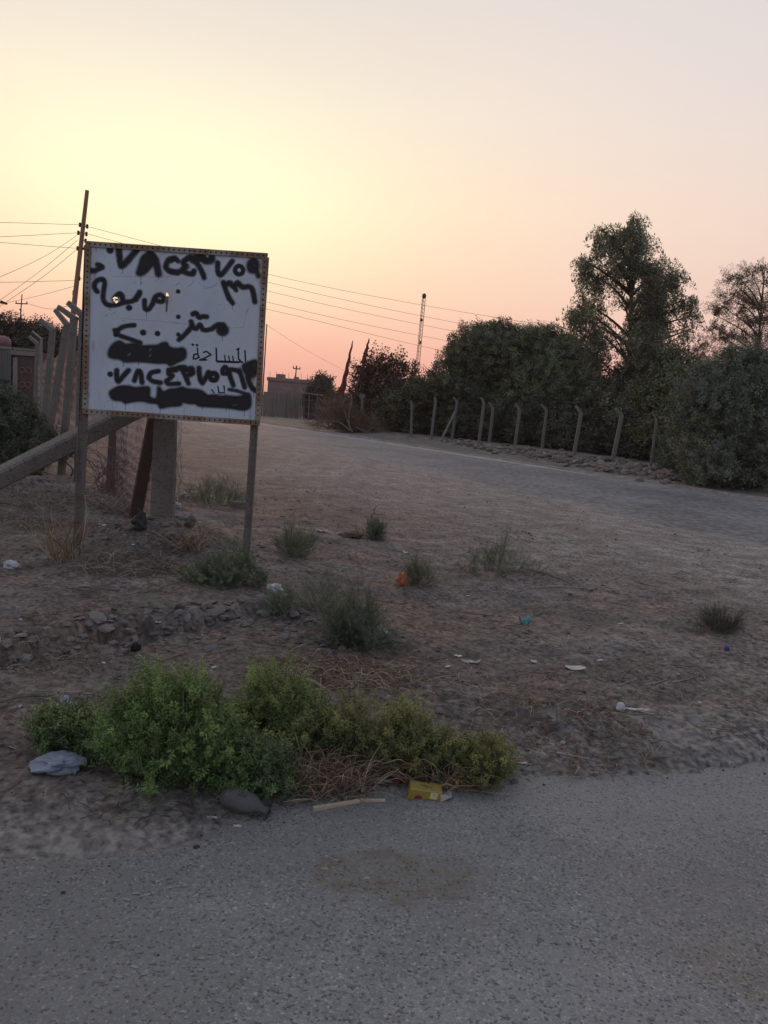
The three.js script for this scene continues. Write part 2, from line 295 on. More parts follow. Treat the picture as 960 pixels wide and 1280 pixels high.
// ------------------------------------------------------------------ the sign board
{
  const D = 6.75, TL = P(111, 301.5, D), TR = P(336, 317.5, D), BL = P(100.5, 517, D), BR = P(324, 531.5, D);
  // an upright board on two posts: its frame taken as a true rectangle that leans a touch
  const cx = (TL.x + TR.x + BL.x + BR.x) / 4, cy = (TL.y + TR.y + BL.y + BR.y) / 4, W = (TR.distanceTo(TL) + BR.distanceTo(BL)) / 2, Hh = (TL.distanceTo(BL) + TR.distanceTo(BR)) / 2;
  const roll = Math.atan2((TR.y - TL.y) + (BR.y - BL.y), (TR.x - TL.x) + (BR.x - BL.x));
  const sign = thing('sign_board', 'square white sign board with black spray painted lettering on two thin rusty posts', 'sign board', new V3(cx, 0, -D));
  const face = new THREE.Group(); // used only to lay the board out
  face.position.set(0, cy, 0); face.rotation.z = roll; face.updateMatrix();
  const put = (g) => g.applyMatrix4(face.matrix);
  const S = 1536, cv = document.createElement('canvas'); cv.width = cv.height = S; const c = cv.getContext('2d');
  const O = [111, 301.5], U = [225, 16], Vv = [-10.5, 215.5], det = U[0] * Vv[1] - U[1] * Vv[0];
  const uv = (px, py) => { const x = px - O[0], y = py - O[1]; return [(x * Vv[1] - y * Vv[0]) / det, (y * U[0] - x * U[1]) / det]; };
  const crops = { a: [100, 295], b: [215, 300], c: [95, 410], d: [210, 410] };
  const Q = (k, x, y) => uv(crops[k][0] + x / 7.68, crops[k][1] + y / 7.68).map((t) => t * S);
  const K = S / 225 / 7.68;
  const o = seed; seed = 99;
  c.fillStyle = 'rgb(192,199,212)'; c.fillRect(0, 0, S, S);
  for (let i = 0; i < 260; i++) { const x = rnd() * S, y = rnd() * S, r = 20 + rnd() * 160; c.fillStyle = ['rgba(222,228,236,.05)', 'rgba(150,150,160,.05)', 'rgba(190,180,170,.05)'][i % 3]; c.beginPath(); c.ellipse(x, y, r * (.3 + rnd()), r * (.5 + 1.6 * rnd()), 0, 0, 7); c.fill(); }
  for (let i = 0; i < 130; i++) { const x = rnd() * S, y0 = S * (.82 + .16 * rnd()), l = 20 + rnd() * 130; c.strokeStyle = 'rgba(90,88,95,' + (.05 + .12 * rnd()) + ')'; c.lineWidth = 1 + 3 * rnd(); c.beginPath(); c.moveTo(x, y0 - l); c.lineTo(x + 2, y0); c.stroke(); }
  for (let i = 0; i < 420; i++) { c.fillStyle = i % 3 ? 'rgba(60,45,40,.5)' : 'rgba(120,90,70,.45)'; const r = .8 + 3.6 * rnd() ** 3; c.beginPath(); c.arc(rnd() * S, rnd() * S, r, 0, 7); c.fill(); }
  c.lineCap = c.lineJoin = 'round';
  const line = (k, pts, w, col, curve = true) => { const q = pts.map((p) => Q(k, ...p)); c.strokeStyle = col; c.lineWidth = w; c.beginPath(); c.moveTo(...q[0]); if (curve && q.length > 2) { for (let i = 1; i < q.length - 1; i++) { const m = [(q[i][0] + q[i + 1][0]) / 2, (q[i][1] + q[i + 1][1]) / 2]; c.quadraticCurveTo(...q[i], ...(i === q.length - 2 ? q[i + 1] : m)); } } else for (const p of q.slice(1)) c.lineTo(...p); c.stroke(); };
  // old scratches, seams and pencil marks
  for (const [k, pts] of [['a', [[330, 380], [600, 385], [900, 385]]], ['a', [[400, 780], [650, 800], [950, 825]]], ['b', [[0, 785], [170, 800]]], ['b', [[540, 835], [690, 835], [740, 650]]], ['d', [[150, 700], [152, 880]]], ['c', [[330, 690], [335, 780]]], ['d', [[590, 770], [592, 880]]]]) line(k, pts, 2.2, 'rgba(60,62,75,.55)', false);
  for (const [k, pts] of [['b', [[160, 440], [200, 430], [225, 380]]], ['b', [[315, 455], [400, 465], [450, 405]]], ['a', [[530, 450], [550, 435]]], ['a', [[590, 460], [615, 440]]], ['a', [[250, 760], [275, 745]]], ['a', [[310, 745], [345, 720]]], ['a', [[850, 400], [865, 380]]], ['a', [[930, 470], [955, 450]]], ['b', [[45, 430], [85, 405]]], ['b', [[712, 690], [745, 650]]], ['a', [[405, 365], [415, 345]]]]) line(k, pts, 4, 'rgba(70,72,84,.6)');
  const black = (al) => 'rgba(14,12,15,' + al + ')';
  const spray = (k, pts, w, al = .5) => { w *= K * 1.1; for (const [f, q] of [[1.55, .07], [1.35, .13], [1.18, .22], [1, .5], [.8, .75], [.55, .8]]) line(k, pts, w * f, black(q * al * 1.6)); for (let i = 0; i < pts.length - 1; i++) for (let j = 0; j < 5; j++) { const t = rnd(), [x, y] = Q(k, lerp(pts[i][0], pts[i + 1][0], t), lerp(pts[i][1], pts[i + 1][1], t)); c.fillStyle = black(.2 * al * 2); c.beginPath(); c.arc(x + (rnd() - .5) * w * .3, y + (rnd() - .5) * w * .3, w * (.36 + .22 * rnd()), 0, 7); c.fill(); } };
  const dot = (k, x, y, r, al = 1) => { const q = Q(k, x, y); for (const [f, a] of [[1.35, .12], [1.15, .3], [1, .7], [.8, .9]]) { c.fillStyle = black(a * al); c.beginPath(); c.arc(q[0], q[1], r * K * f, 0, 7); c.fill(); } };
  const blob = (k, pts, al = 1, soft = 26) => { const q = pts.map((p) => Q(k, ...p)); c.beginPath(); const md = (a, b) => [(a[0] + b[0]) / 2, (a[1] + b[1]) / 2]; c.moveTo(...md(q[q.length - 1], q[0])); q.forEach((p, i) => c.quadraticCurveTo(...p, ...md(p, q[(i + 1) % q.length]))); c.closePath(); for (const [f, a] of [[1.9, .08], [1.5, .1], [1, .25], [.5, .4]]) { c.strokeStyle = black(a * al); c.lineWidth = soft * f * K; c.stroke(); } c.fillStyle = black(.93 * al); c.fill(); };
  const ring = (k, x, y, rx, ry, w) => spray(k, Array.from({ length: 13 }, (_, i) => [x + rx * Math.cos(i / 12 * 6.283), y + ry * Math.sin(i / 12 * 6.283)]), w, .55);
  // first line: a telephone number
  dot('a', 312, 135, 32); spray('a', [[395, 110], [402, 230], [415, 285], [440, 275], [490, 220], [570, 130]], 54);
  blob('a', [[610, 190], [680, 155], [740, 180], [735, 250], [690, 310], [630, 370], [570, 375], [555, 350], [585, 280]]); spray('a', [[690, 170], [735, 200], [755, 290], [770, 360]], 60);
  spray('a', [[925, 215], [870, 220], [835, 290], [865, 335], [950, 350]], 48); spray('b', [[10, 200], [40, 165], [75, 205]], 40, .4); spray('b', [[0, 300], [60, 312], [110, 290], [160, 320], [215, 325], [225, 295]], 46);
  spray('b', [[190, 165], [130, 195], [120, 225], [160, 250], [120, 275]], 48); spray('b', [[215, 190], [250, 160], [270, 190], [300, 150], [330, 205], [385, 200], [395, 175]], 62); spray('b', [[240, 215], [290, 260], [320, 360]], 44);
  spray('b', [[450, 220], [448, 300], [470, 342], [510, 310], [590, 205]], 44); ring('b', 655, 290, 40, 42, 34); blob('b', [[730, 220], [785, 175], [835, 200], [845, 270], [800, 320], [740, 305]], 1, 30); spray('b', [[810, 280], [840, 345]], 44);
  spray('b', [[505, 405], [520, 435], [565, 405], [600, 455], [640, 400], [680, 455], [765, 440], [790, 500], [803, 590]], 46); spray('b', [[510, 430], [545, 545], [590, 600]], 44); spray('b', [[600, 440], [625, 480]], 40, .4);
  // second line
  spray('a', [[110, 318], [150, 335], [205, 305], [240, 290], [190, 272]], 46); spray('a', [[180, 525], [148, 490], [160, 430], [222, 402], [258, 430], [240, 520], [228, 600], [265, 655], [340, 658], [440, 628], [545, 615], [585, 530]], 42); spray('a', [[340, 600], [375, 545], [415, 555], [420, 600]], 46); spray('a', [[545, 600], [580, 550]], 46, .5); dot('a', 480, 680, 28);
  spray('a', [[630, 610], [625, 690], [665, 705], [710, 640], [730, 572], [790, 552], [825, 600], [775, 635], [735, 600]], 42);
  for (const [x, y] of [[70, 488], [68, 730], [66, 900]]) { dot('b', x, y, 21, .75); }
  // third line: 200 metres
  spray('a', [[525, 848], [440, 850], [362, 890], [345, 940]], 40); spray('c', [[375, 10], [395, 55], [500, 90], [620, 132]], 40); dot('c', 648, 35, 28); dot('c', 787, 45, 25);
  spray('b', [[208, 705], [240, 685], [262, 740], [300, 725], [340, 730]], 42); spray('b', [[190, 775], [205, 830], [240, 850], [275, 800], [305, 865], [390, 850], [440, 800], [500, 805]], 42); dot('b', 492, 858, 58); spray('b', [[195, 820], [150, 890], [70, 950]], 42);
  // painted out line and the neatly stencilled word beside it
  blob('c', [[300, 250], [330, 165], [400, 112], [440, 122], [480, 155], [560, 132], [640, 165], [700, 160], [790, 160], [830, 132], [880, 130], [893, 175], [960, 195], [1030, 180], [1060, 210], [1055, 290], [980, 320], [940, 345], [900, 362], [870, 325], [790, 335], [600, 312], [450, 322], [430, 290], [330, 282]]);
  c.fillStyle = 'rgba(170,176,190,.45)'; for (const [x, y, r] of [[715, 200, 9], [712, 258, 8], [505, 248, 9], [520, 235, 6]]) { const q = Q('c', x, y); c.beginPath(); c.ellipse(q[0], q[1], r * K * 2, r * K, -.7, 0, 7); c.fill(); }
  const ink = (pts, w) => line('d', pts, w * K, black(.95), false);
  ink([[745, 212], [750, 318]], 15); ink([[672, 200], [684, 195]], 22); ink([[680, 200], [682, 290], [700, 318], [720, 322]], 15); ink([[468, 190], [470, 312], [690, 322]], 17); ink([[480, 318], [680, 326]], 20); for (const [x, y] of [[548, 258], [588, 262], [626, 266]]) ink([[x, y], [x + 7, y + 50]], 13); ink([[712, 330], [690, 295]], 14);
  ink([[345, 228], [372, 218], [418, 250], [352, 285], [310, 300]], 16); ink([[310, 300], [370, 300]], 20); ink([[285, 185], [292, 245]], 13); ink([[245, 290], [252, 250], [285, 240], [302, 275], [262, 292]], 17); ink([[238, 150], [246, 156]], 22); ink([[280, 155], [286, 160]], 22);
  // the number again
  dot('c', 320, 437, 26); spray('c', [[385, 400], [378, 495], [405, 508], [445, 455], [500, 400]], 44); spray('c', [[553, 500], [580, 415], [610, 400], [622, 450], [627, 520]], 44); spray('c', [[790, 408], [720, 415], [688, 470], [730, 512], [810, 520]], 42); spray('c', [[960, 400], [895, 400], [880, 435], [935, 452], [865, 505], [880, 540], [985, 530]], 42);
  spray('d', [[0, 395], [60, 385], [110, 370]], 34); spray('d', [[120, 380], [160, 365], [178, 400], [228, 380], [242, 430], [205, 445]], 50); spray('d', [[135, 395], [170, 460], [195, 530]], 42); spray('d', [[300, 380], [300, 460], [325, 530], [350, 500], [392, 420]], 44); ring('d', 440, 465, 34, 36, 42);
  spray('d', [[590, 420], [560, 360], [525, 395], [530, 440], [580, 430]], 40); spray('d', [[580, 400], [605, 480], [630, 550]], 42); spray('d', [[610, 395], [690, 400], [718, 490], [740, 570]], 42); blob('d', [[710, 350], [780, 322], [840, 300], [872, 320], [868, 400], [850, 455], [800, 485], [740, 440]]); spray('d', [[770, 470], [790, 560], [840, 600]], 46);
  // last painted out line
  blob('c', [[300, 612], [350, 580], [400, 552], [500, 552], [560, 572], [640, 560], [700, 562], [700, 610], [692, 662], [770, 690], [780, 560], [795, 560], [830, 620], [900, 580], [960, 582], [1020, 560], [1060, 585], [1200, 590], [1260, 650], [1300, 640], [1450, 650], [1580, 665], [1650, 620], [1680, 640], [1688, 760], [1620, 800], [1480, 770], [1280, 760], [1165, 752], [1150, 725], [1085, 730], [1010, 705], [1010, 750], [880, 752], [795, 778], [780, 722], [700, 722], [620, 695], [500, 712], [455, 725], [430, 695], [330, 692]]);
  spray('d', [[590, 590], [680, 600], [760, 640]], 34, .35); for (const pts of [[[420, 590], [440, 620]], [[480, 560], [490, 620], [545, 620]], [[540, 555], [545, 625]]]) { ink(pts, 14); }
  line('d', [[490, 648], [535, 645], [550, 590]], 8 * K, 'rgba(190,190,200,.6)', false); line('d', [[390, 635], [430, 625]], 10 * K, 'rgba(190,190,200,.5)', false); line('d', [[620, 745], [670, 740]], 6 * K, 'rgba(190,190,200,.4)', false);
  for (const [k, x, y, l] of [['a', 430, 290, 60], ['a', 600, 375, 80], ['a', 770, 365, 50], ['a', 300, 660, 45], ['a', 650, 710, 60], ['b', 470, 350, 40], ['b', 590, 605, 55], ['b', 490, 915, 50], ['c', 455, 322, 35], ['c', 600, 312, 40], ['c', 460, 725, 60], ['c', 800, 775, 50], ['d', 740, 790, 60], ['d', 830, 605, 60], ['d', 330, 750, 35], ['d', 560, 770, 45]]) { line(k, [[x, y - 20], [x - 2, y + l * .5], [x - 3, y + l]], 5, black(.55)); }
  for (let i = 0; i < 1500; i++) { const x = rnd() * S, y = rnd() * S; c.fillStyle = black(.05 + .2 * rnd()); c.beginPath(); c.arc(x, y, .6 + 1.4 * rnd(), 0, 7); c.fill(); }
  for (let i = 0; i < 40; i++) { const x = rnd() < .5 ? rnd() * S * .06 : S * (.94 + .06 * rnd()), y = rnd() * S, r = 10 + 30 * rnd(); for (const q of [1, .7, .4]) { c.fillStyle = 'rgba(110,72,48,.10)'; c.beginPath(); c.ellipse(x, y, r * q * .6, r * q * 1.6, 0, 0, 7); c.fill(); } }
  seed = o;
  const map = new THREE.CanvasTexture(cv); map.colorSpace = THREE.SRGBColorSpace; map.magFilter = THREE.LinearFilter;
  const paint = std({ map, roughness: .62 });
  // the panel with two rust holes and a gap at the top edge
  const loc = (k, x, y) => { const q = Q(k, x, y); return [(q[0] / S - .5) * W, (.5 - q[1] / S) * Hh]; };
  const sh = new THREE.Shape(); const e = .018; sh.moveTo(-W / 2 + e, -Hh / 2 + e); sh.lineTo(W / 2 - e, -Hh / 2 + e); sh.lineTo(W / 2 - e, Hh / 2 - e); sh.lineTo(-W / 2 + e, Hh / 2 - e); sh.closePath();
  const hole = (pts) => { const h = new THREE.Path(); pts.forEach((p, i) => i ? h.lineTo(...p) : h.moveTo(...p)); h.closePath(); sh.holes.push(h); };
  hole([['a', 322, 590], ['a', 342, 574], ['a', 370, 580], ['a', 376, 596], ['a', 356, 592], ['a', 346, 604], ['a', 372, 612], ['a', 378, 626], ['a', 352, 640], ['a', 348, 626], ['a', 326, 612], ['a', 334, 602]].map((p) => loc(...p)));
  hole([[842, 530], [862, 556], [860, 610], [853, 660], [844, 728], [829, 718], [832, 660], [826, 615], [834, 565]].map((p) => loc('a', ...p)));
  hole([[598, 124], [640, 118], [662, 132], [630, 138]].map((p) => loc('a', ...p)));
  const pg = new THREE.ExtrudeGeometry(sh, { depth: .004, bevelEnabled: false });
  { const q = pg.attributes.position, w = pg.attributes.uv; for (let i = 0; i < q.count; i++) w.setXY(i, q.getX(i) / W + .5, q.getY(i) / Hh + .5); }
  const panel = mesh('panel', put(pg), [paint, M.rust], sign);
  // rust flakes round the hole
  const rimB = new MB(); for (let i = 0; i < 9; i++) { const a = i / 9 * 6.28 + rr(-.3, .3), [x, y] = loc('a', 350, 606), r = rr(.008, .013); const p0 = new V3(x + Math.cos(a) * r, y + Math.sin(a) * r, .006); rimB.tri(p0.clone().add(new V3(-Math.sin(a) * .006, Math.cos(a) * .006, 0)), p0.clone().add(new V3(Math.sin(a) * .006, -Math.cos(a) * .006, 0)), p0.clone().add(new V3(-Math.cos(a) * .006, -Math.sin(a) * .006, .008))); }
  mesh('torn_rim', put(rimB.geo()), std({ color: lin(.5, .12, .06) }), panel);
  // slotted angle rails all round, with a dark strip behind the slots
  const rail = (L, w) => { const s = new THREE.Shape(); s.moveTo(-L / 2, -w / 2); s.lineTo(L / 2, -w / 2); s.lineTo(L / 2, w / 2); s.lineTo(-L / 2, w / 2); s.closePath(); const pitch = .0445; for (let x = -L / 2 + .03; x < L / 2 - .03; x += pitch) { const h = new THREE.Path(); h.moveTo(x, -w * .26); h.lineTo(x + .015, -w * .16); h.lineTo(x + .015, w * .22); h.lineTo(x, w * .14); h.closePath(); s.holes.push(h); } return new THREE.ExtrudeGeometry(s, { depth: .005, bevelEnabled: true, bevelThickness: .001, bevelSize: .001, bevelSegments: 1 }); };
  const fw = .044;
  const side = [[0, Hh / 2 - fw / 2, 0, W], [0, -Hh / 2 + fw / 2, 0, W], [-W / 2 + fw / 2, 0, Math.PI / 2, Hh - 2 * fw - .004], [W / 2 - fw / 2, 0, Math.PI / 2, Hh - 2 * fw - .004]];
  side.forEach(([x, y, a, L], i) => {
    const g = rail(L, fw); g.rotateZ(a); g.translate(x, y, .012); const m = mesh('frame_rail', put(g), M.rust, sign);
    const b = new THREE.BoxGeometry(L - .002, fw * .8, .003); b.rotateZ(a); b.translate(x, y, .0072); mesh('dark_backing', put(b), M.darkSteel, m);
    const f = new THREE.BoxGeometry(L - .004, .004, .04); f.translate(0, fw / 2 - .0035, -.012); f.rotateZ(i === 3 ? a + Math.PI : i === 1 ? Math.PI : a); f.translate(x, y, 0); mesh('flange', put(f), M.rust, m);
  });
  // posts of angle iron
  for (const [x0, fx, fy] of [[-W / 2 + .03, 96.5, 716], [W / 2 - .03, 305, 722]]) {
    const top = new V3(x0, Hh / 2 - .03, 0).applyMatrix4(face.matrix), ft = P(fx, fy, D); const foot = new V3(ft.x - cx, H(ft.x, -D) - .15, 0);
    const b = new MB(); const d = new V3(0, 0, -.03);
    b.bar(foot.clone().add(d), top.clone().add(d), .066, .006, new V3(0, 0, 1), 1, 1, .02); b.bar(foot.clone().add(new V3(x0 < 0 ? -.036 : .036, 0, -.002)), top.clone().add(new V3(x0 < 0 ? -.036 : .036, 0, -.002)), .005, .036, new V3(0, 0, 1), 1, 1, .02);
    b.build('post', M.postRust, sign);
  }
  const bolts = new MB();
  for (const [x, y] of [[70, 488], [68, 730], [66, 900]]) { const [u, w] = loc('b', x, y); const g = new THREE.CylinderGeometry(.009, .009, .007, 8); g.rotateX(Math.PI / 2); g.translate(u, w, .0075); mesh('bolt', put(g), M.darkSteel, sign); }
  // the cross bar behind that the bolts hold
  { const g = new THREE.BoxGeometry(.04, Hh - .12, .012); g.translate(loc('b', 68, 730)[0], 0, -.0075); mesh('brace_bar', put(g), M.rust, sign); }
}

// ------------------------------------------------------------------ concrete fence on the left
{
  const root = CORNER.clone(); root.y = H(root.x, root.z) - .2;
  const c = thing('corner_post', 'thick concrete corner post behind the sign with slanting braces', 'fence post', root);
  const top = P(212, 372, 7.7), bm = (m) => { m.o.copy(root); return m; };
  bm(new MB()).bar(root, top, .215, .19, new V3(.25, 0, 1), 1.12, .95).build('post', M.oldConcrete, c);
  const lowA = P(-185, 690, 6.3), upA = P(196, 498, 7.56); bm(new MB()).bar(lowA, upA, .16, .16, new V3(0, 1, .3)).build('brace', M.oldConcrete, c);
  const upB = P(205, 470, 7.85), lowB = P(168, 648, 9.0); lowB.y = H(lowB.x, lowB.z) - .1; bm(new MB()).bar(lowB, upB, .15, .15, new V3(.2, 0, 1)).build('brace', M.stained, c);
  const p2 = P(143, 640, 11.2); p2.y = H(p2.x, p2.z) - .2; const o2 = thing('line_post', 'old concrete fence post seen through the wire mesh behind the sign', 'fence post', p2);
  { const t = P(154, 420, 11.2), m = new MB(p2); m.bar(p2, t, .24, .18, new V3(0, 0, 1), 1, .9); m.build('shaft', M.stained, o2); const m2 = new MB(p2); m2.bar(t.clone().add(new V3(0, -.03, 0)), t.clone().add(new V3(-.3, .3, 0)), .14, .14); m2.build('arm', M.stained, o2); }
  // bent posts in a row: elbow, tip, a point lower on the shaft, distance, thickness
  const rows = [[104, 395, 86, 379, 100, 528, 12.5, .105, 'nearest bent concrete post with its slanted arm reaching out left of the sign'], [93, 398, 73.5, 384, 82, 528, 13.3, .10, 'second bent concrete post from the sign on the left with slanted arm'], [84, 406, 69.5, 388, 66, 513, 14.5, .10, 'third and most tilted bent concrete post left of the sign'], [66, 413, 51, 400, 58, 500, 16.5, .105, 'fourth bent concrete post left of the sign in front of dark trees'], [51.5, 423.5, 40.5, 414, 51.5, 450, 20, .05, 'thin pale bent metal post left of the sign beside the rusty kiosk'], [47, 430, 37, 421, 45, 500, 24, .11, 'farthest bent concrete post of the left row behind the thin pale one']];
  for (const [ex, ey, tx, ty, fx, fy, d, th, label] of rows) {
    const E = P(ex, ey, d), T = P(tx, ty, d + .1), Fp = P(fx, fy, d), dir = Fp.clone().sub(E).divideScalar(E.y - Fp.y); const k = E.y - H(Fp.x, Fp.z) + .2; const B = E.clone().addScaledVector(dir, k);
    const g = thing('fence_post', label, 'fence post', B); const mat = th < .1 ? M.galv : M.oldConcrete;
    new MB(B).bar(B, E, th, th * 1.1, new V3(0, 0, 1), 1.1, 1).build('shaft', mat, g);
    const dd = T.clone().sub(E).normalize(); new MB(B).bar(E.clone().addScaledVector(dd, -.045), T, th * .97, th * 1.05, new V3(0, 0, 1), 1, .8).build('arm', mat, g);
  }
  // chain link between the corner post and the next post
  const a = CORNER.clone(), b = P(140, 640, 11.25), m = new MB(); const L = Math.hypot(b.x - a.x, b.z - a.z), ux = (b.x - a.x) / L, uz = (b.z - a.z) / L, cell = .062, y0 = .02, y1 = 2.1;
  const at = (s, y) => { const w = .03 * noise(s * 2, y * 2) + .012 * noise(s * 9, y * 9), sag = .05 * noise(s * 1.3, y, 4); return new V3(a.x + ux * s - uz * w, Math.max(y + sag + .1, H(a.x + ux * s, a.z + uz * s)), a.z + uz * s + ux * w); };
  for (let i = 0; i * cell < L; i++) { const pts = []; for (let j = 0; j <= 34; j++) pts.push(at(i * cell + (j % 2 ? .5 : -.5) * cell * .96, lerp(y0, y1, j / 34))); m.tube(pts,   .0044, .0044, 3, false); }
  for (const y of [.5, 1.35, 2.05]) { const pts = []; for (let j = 0; j <= 10; j++) pts.push(at(L * j / 10, y)); m.tube(pts, .003, .003, 4, false); }
  const cl = m.build('chain_link_mesh', M.drylink, null); tag(cl, 'rusty chain link wire mesh hanging behind the sign beside the corner post', 'wire mesh');
  { // the same mesh going on along the row of bent posts
    const A = P(140, 640, 11.3), Bq = P(46, 560, 24), L2 = Math.hypot(Bq.x - A.x, Bq.z - A.z), vx = (Bq.x - A.x) / L2, vz = (Bq.z - A.z) / L2, m2 = new MB(), c2 = .11;
    const at2 = (s, y) => { const x = A.x + vx * s, z = A.z + vz * s; return new V3(x + .03 * noise(s, y), Math.max(y + .12 * noise(s * .8, y, 6) + .2, H(x, z, 0)), z); };
    for (let i = 0; i * c2 < L2; i++) { const pts = []; for (let j = 0; j <= 20; j++) pts.push(at2(i * c2 + (j % 2 ? .5 : -.5) * c2 * .96, lerp(.05, 2.15, j / 20))); m2.tube(pts, .0042, .0042, 3, false); }
    tag(m2.build('chain_link_mesh', M.drylink, null), 'long sagging wire mesh along the row of bent posts left of the sign', 'wire mesh');
  }
  // a frayed edge of mesh on the right of the corner post
  const f = new MB(); for (let k = 0; k < 5; k++) { const pts = []; for (let j = 0; j <= 16; j++) { const q = P(220 + k * 1.6 + rr(-2.2, 2.2), lerp(528, 610 + k * 8, j / 16), 7.6 + rr(-.03, .03)); pts.push(q); } f.tube(pts, .0022, .0022, 3, false); }
  { const pts = [[223, 532], [228, 540], [236, 541], [232, 535], [226, 538]].map(([x, y]) => P(x, y, 7.58)); f.tube(path(pts, 12), .002, .002, 3, false); }
  tag(f.build('frayed_wire', M.galv, null), 'frayed pale wire ends hanging on the right side of the corner post', 'wire');
}

// ------------------------------------------------------------------ concrete fence on the far side of the road
{
  const Z = (x, y) => [500 + x / 2.667, 440 + y / 2.667];
  const far = ['faint leftmost concrete post of the far fence beside dark bushes', 'slim post left of the strutted post of the far fence', 'bent concrete post with a slanting strut on the far fence', 'left one of the pair of close bent posts on the far fence', 'right one of the pair of close bent posts on the far fence', 'fifth bent post from the right on the far fence, standing straight', 'fourth bent post from the right on the far fence behind the rubble', 'third bent post from the right on the far fence behind the rubble', 'second bent post from the right on the far fence, leaning most', 'thin pale rightmost post of the far fence beside the large shrub'];
  const R = [[36, 165, 40, 175, 38, 282, 0], [114, 150, 119, 160, 103, 292, 0], [178, 152, 190, 166, 172, 295, 1], [270, 152, 280, 170, 262, 305, 0], [297, 168, 310, 190, 297, 307, 0], [385, 172, 399, 195, 382, 318, 0], [470, 174, 489, 195, 473, 322, 0], [586, 180, 604, 205, 577, 347, 0], [718, 188, 739, 213, 706, 365, 0], [840, 200, 855, 226, 835, 382, 2]];
  const tops = [];
  R.forEach(([tx, ty, ex, ey, bx, by, k], i) => {
    const B0 = G(...Z(bx, by)), d = -B0.z; const E = P(...Z(ex, ey), d), T = P(...Z(tx, ty), d); const th = k === 2 ? .085 : .15;
    const B = B0.clone(); B.y -= .3; const g = thing('fence_post', far[i], 'fence post', B, null); const mat = M.concrete;
    new MB(B).bar(B, E, th, th, new V3(0, 0, 1), 1.1, 1).build('shaft', mat, g);
    const dd = T.clone().sub(E).normalize(); new MB(B).bar(E.clone().addScaledVector(dd, -.05), T, th * .96, th * .94, new V3(0, 0, 1), 1, .85).build('arm', mat, g);
    if (k === 1) { const a = P(...Z(183, 200), d - .1), b = G(...Z(132, 299)); b.y -= .1; new MB(B).bar(b, a, .11, .11).build('strut', mat, g); }
    tops.push([B0, E, T]);
  });
  tops.sort((p, q) => p[0].x - q[0].x);
  for (const [h, lab] of [[.35, 'lowest thin wire strung along the far fence'], [.68, 'middle thin wire strung along the far fence'], [.97, 'top thin wire strung along the far fence']]) { const pts = tops.map(([b, e]) => b.clone().lerp(e, h)); tag(new MB().tube(pts, .0035, .0035, 4).build('fence_wire', M.wire, null), lab, 'wire'); }
}

// ------------------------------------------------------------------ vegetation
// a spray: a twig along +y set with small leaves
function spray(n, len, lw, ll, spread, stemR, sd, curl = .35) {
  const o = seed; seed = sd; const m = new MB(); m.col = [1, 1, 1];
  if (stemR) { m.col = [.8, .72, .6]; m.tube([new V3(0, 0, 0), new V3(rr(-.03, .03) * len, len * .5, rr(-.03, .03) * len), new V3(rr(-.08, .08) * len, len, rr(-.08, .08) * len)], stemR, stemR * .4, 3, false); }
  for (let i = 0; i < n; i++) {
    const y = len * (.08 + .92 * (i + rnd()) / n), a = rnd() * 6.283, up = rr(-.2, 1.1), dir = new V3(Math.cos(a), up, Math.sin(a)).normalize();
    const base = new V3(Math.cos(a) * spread * rnd(), y + rr(-.04, .04) * len, Math.sin(a) * spread * rnd()), sd2 = new V3(-Math.sin(a), rr(-.5, .5), Math.cos(a)).normalize(), L = ll * rr(.7, 1.25), w = lw * rr(.7, 1.2);
    const f = rr(.7, 1.2); m.col = [f, f, f * rr(.85, 1.1)];
    const mid = base.clone().addScaledVector(dir, L * .45), tip = base.clone().addScaledVector(dir, L).add(new V3(0, -curl * L * rnd(), 0));
    const i0 = m.v(base), i1 = m.v(mid.clone().addScaledVector(sd2, w / 2)), i2 = m.v(tip), i3 = m.v(mid.clone().addScaledVector(sd2, -w / 2)); m.idx.push(i0, i1, i2, i0, i2, i3);
  }
  const g = m.geo(); seed = o; return g;
}
const UP = new V3(0, 1, 0);
function foliage(parent, geos, mat, items, name = 'foliage') {
  geos.forEach((g, k) => {
    const it = items.filter((_, i) => i % geos.length === k); if (!it.length) return;
    const im = new THREE.InstancedMesh(g, mat, it.length); im.name = name; im.userData.kind = 'stuff';
    const q = new THREE.Quaternion(), q2 = new THREE.Quaternion(), mt = new THREE.Matrix4();
    it.forEach((t, i) => { q.setFromUnitVectors(UP, t.dir); q2.setFromAxisAngle(UP, t.spin ?? (i * 2.399)); q.multiply(q2); mt.compose(t.p.clone().sub(parent.position), q, new V3(t.s, t.s, t.s)); im.setMatrixAt(i, mt); im.setColorAt(i, lin(...t.c)); });
    parent.add(im);
  });
}
const rdir = () => { const z = rr(-1, 1), a = rnd() * 6.283, r = Math.sqrt(1 - z * z); return new V3(r * Math.cos(a), z, r * Math.sin(a)); };
const SPR = {
  euc: [1, 2, 3].map((k) => spray(30, .75, .032, .17, .11, .006, 300 + k, 1.3)),
  broad: [1, 2, 3].map((k) => spray(19, .6, .10, .18, .17, .008, 320 + k)),
  fine: [1, 2, 3].map((k) => spray(34, .7, .036, .16, .14, .007, 340 + k)),
  feather: [1, 2].map((k) => spray(30, .8, .03, .15, .08, .01, 360 + k)),
  big: [1, 2].map((k) => spray(12, .6, .11, .2, .12, .009, 380 + k)),
};
const lobeWorld = (d, L) => L.map(([px, py, r, dens = 1, dz = 0]) => { const c = P(px, py, d + dz), R = r / PXM * d; return { c, R, dens }; });
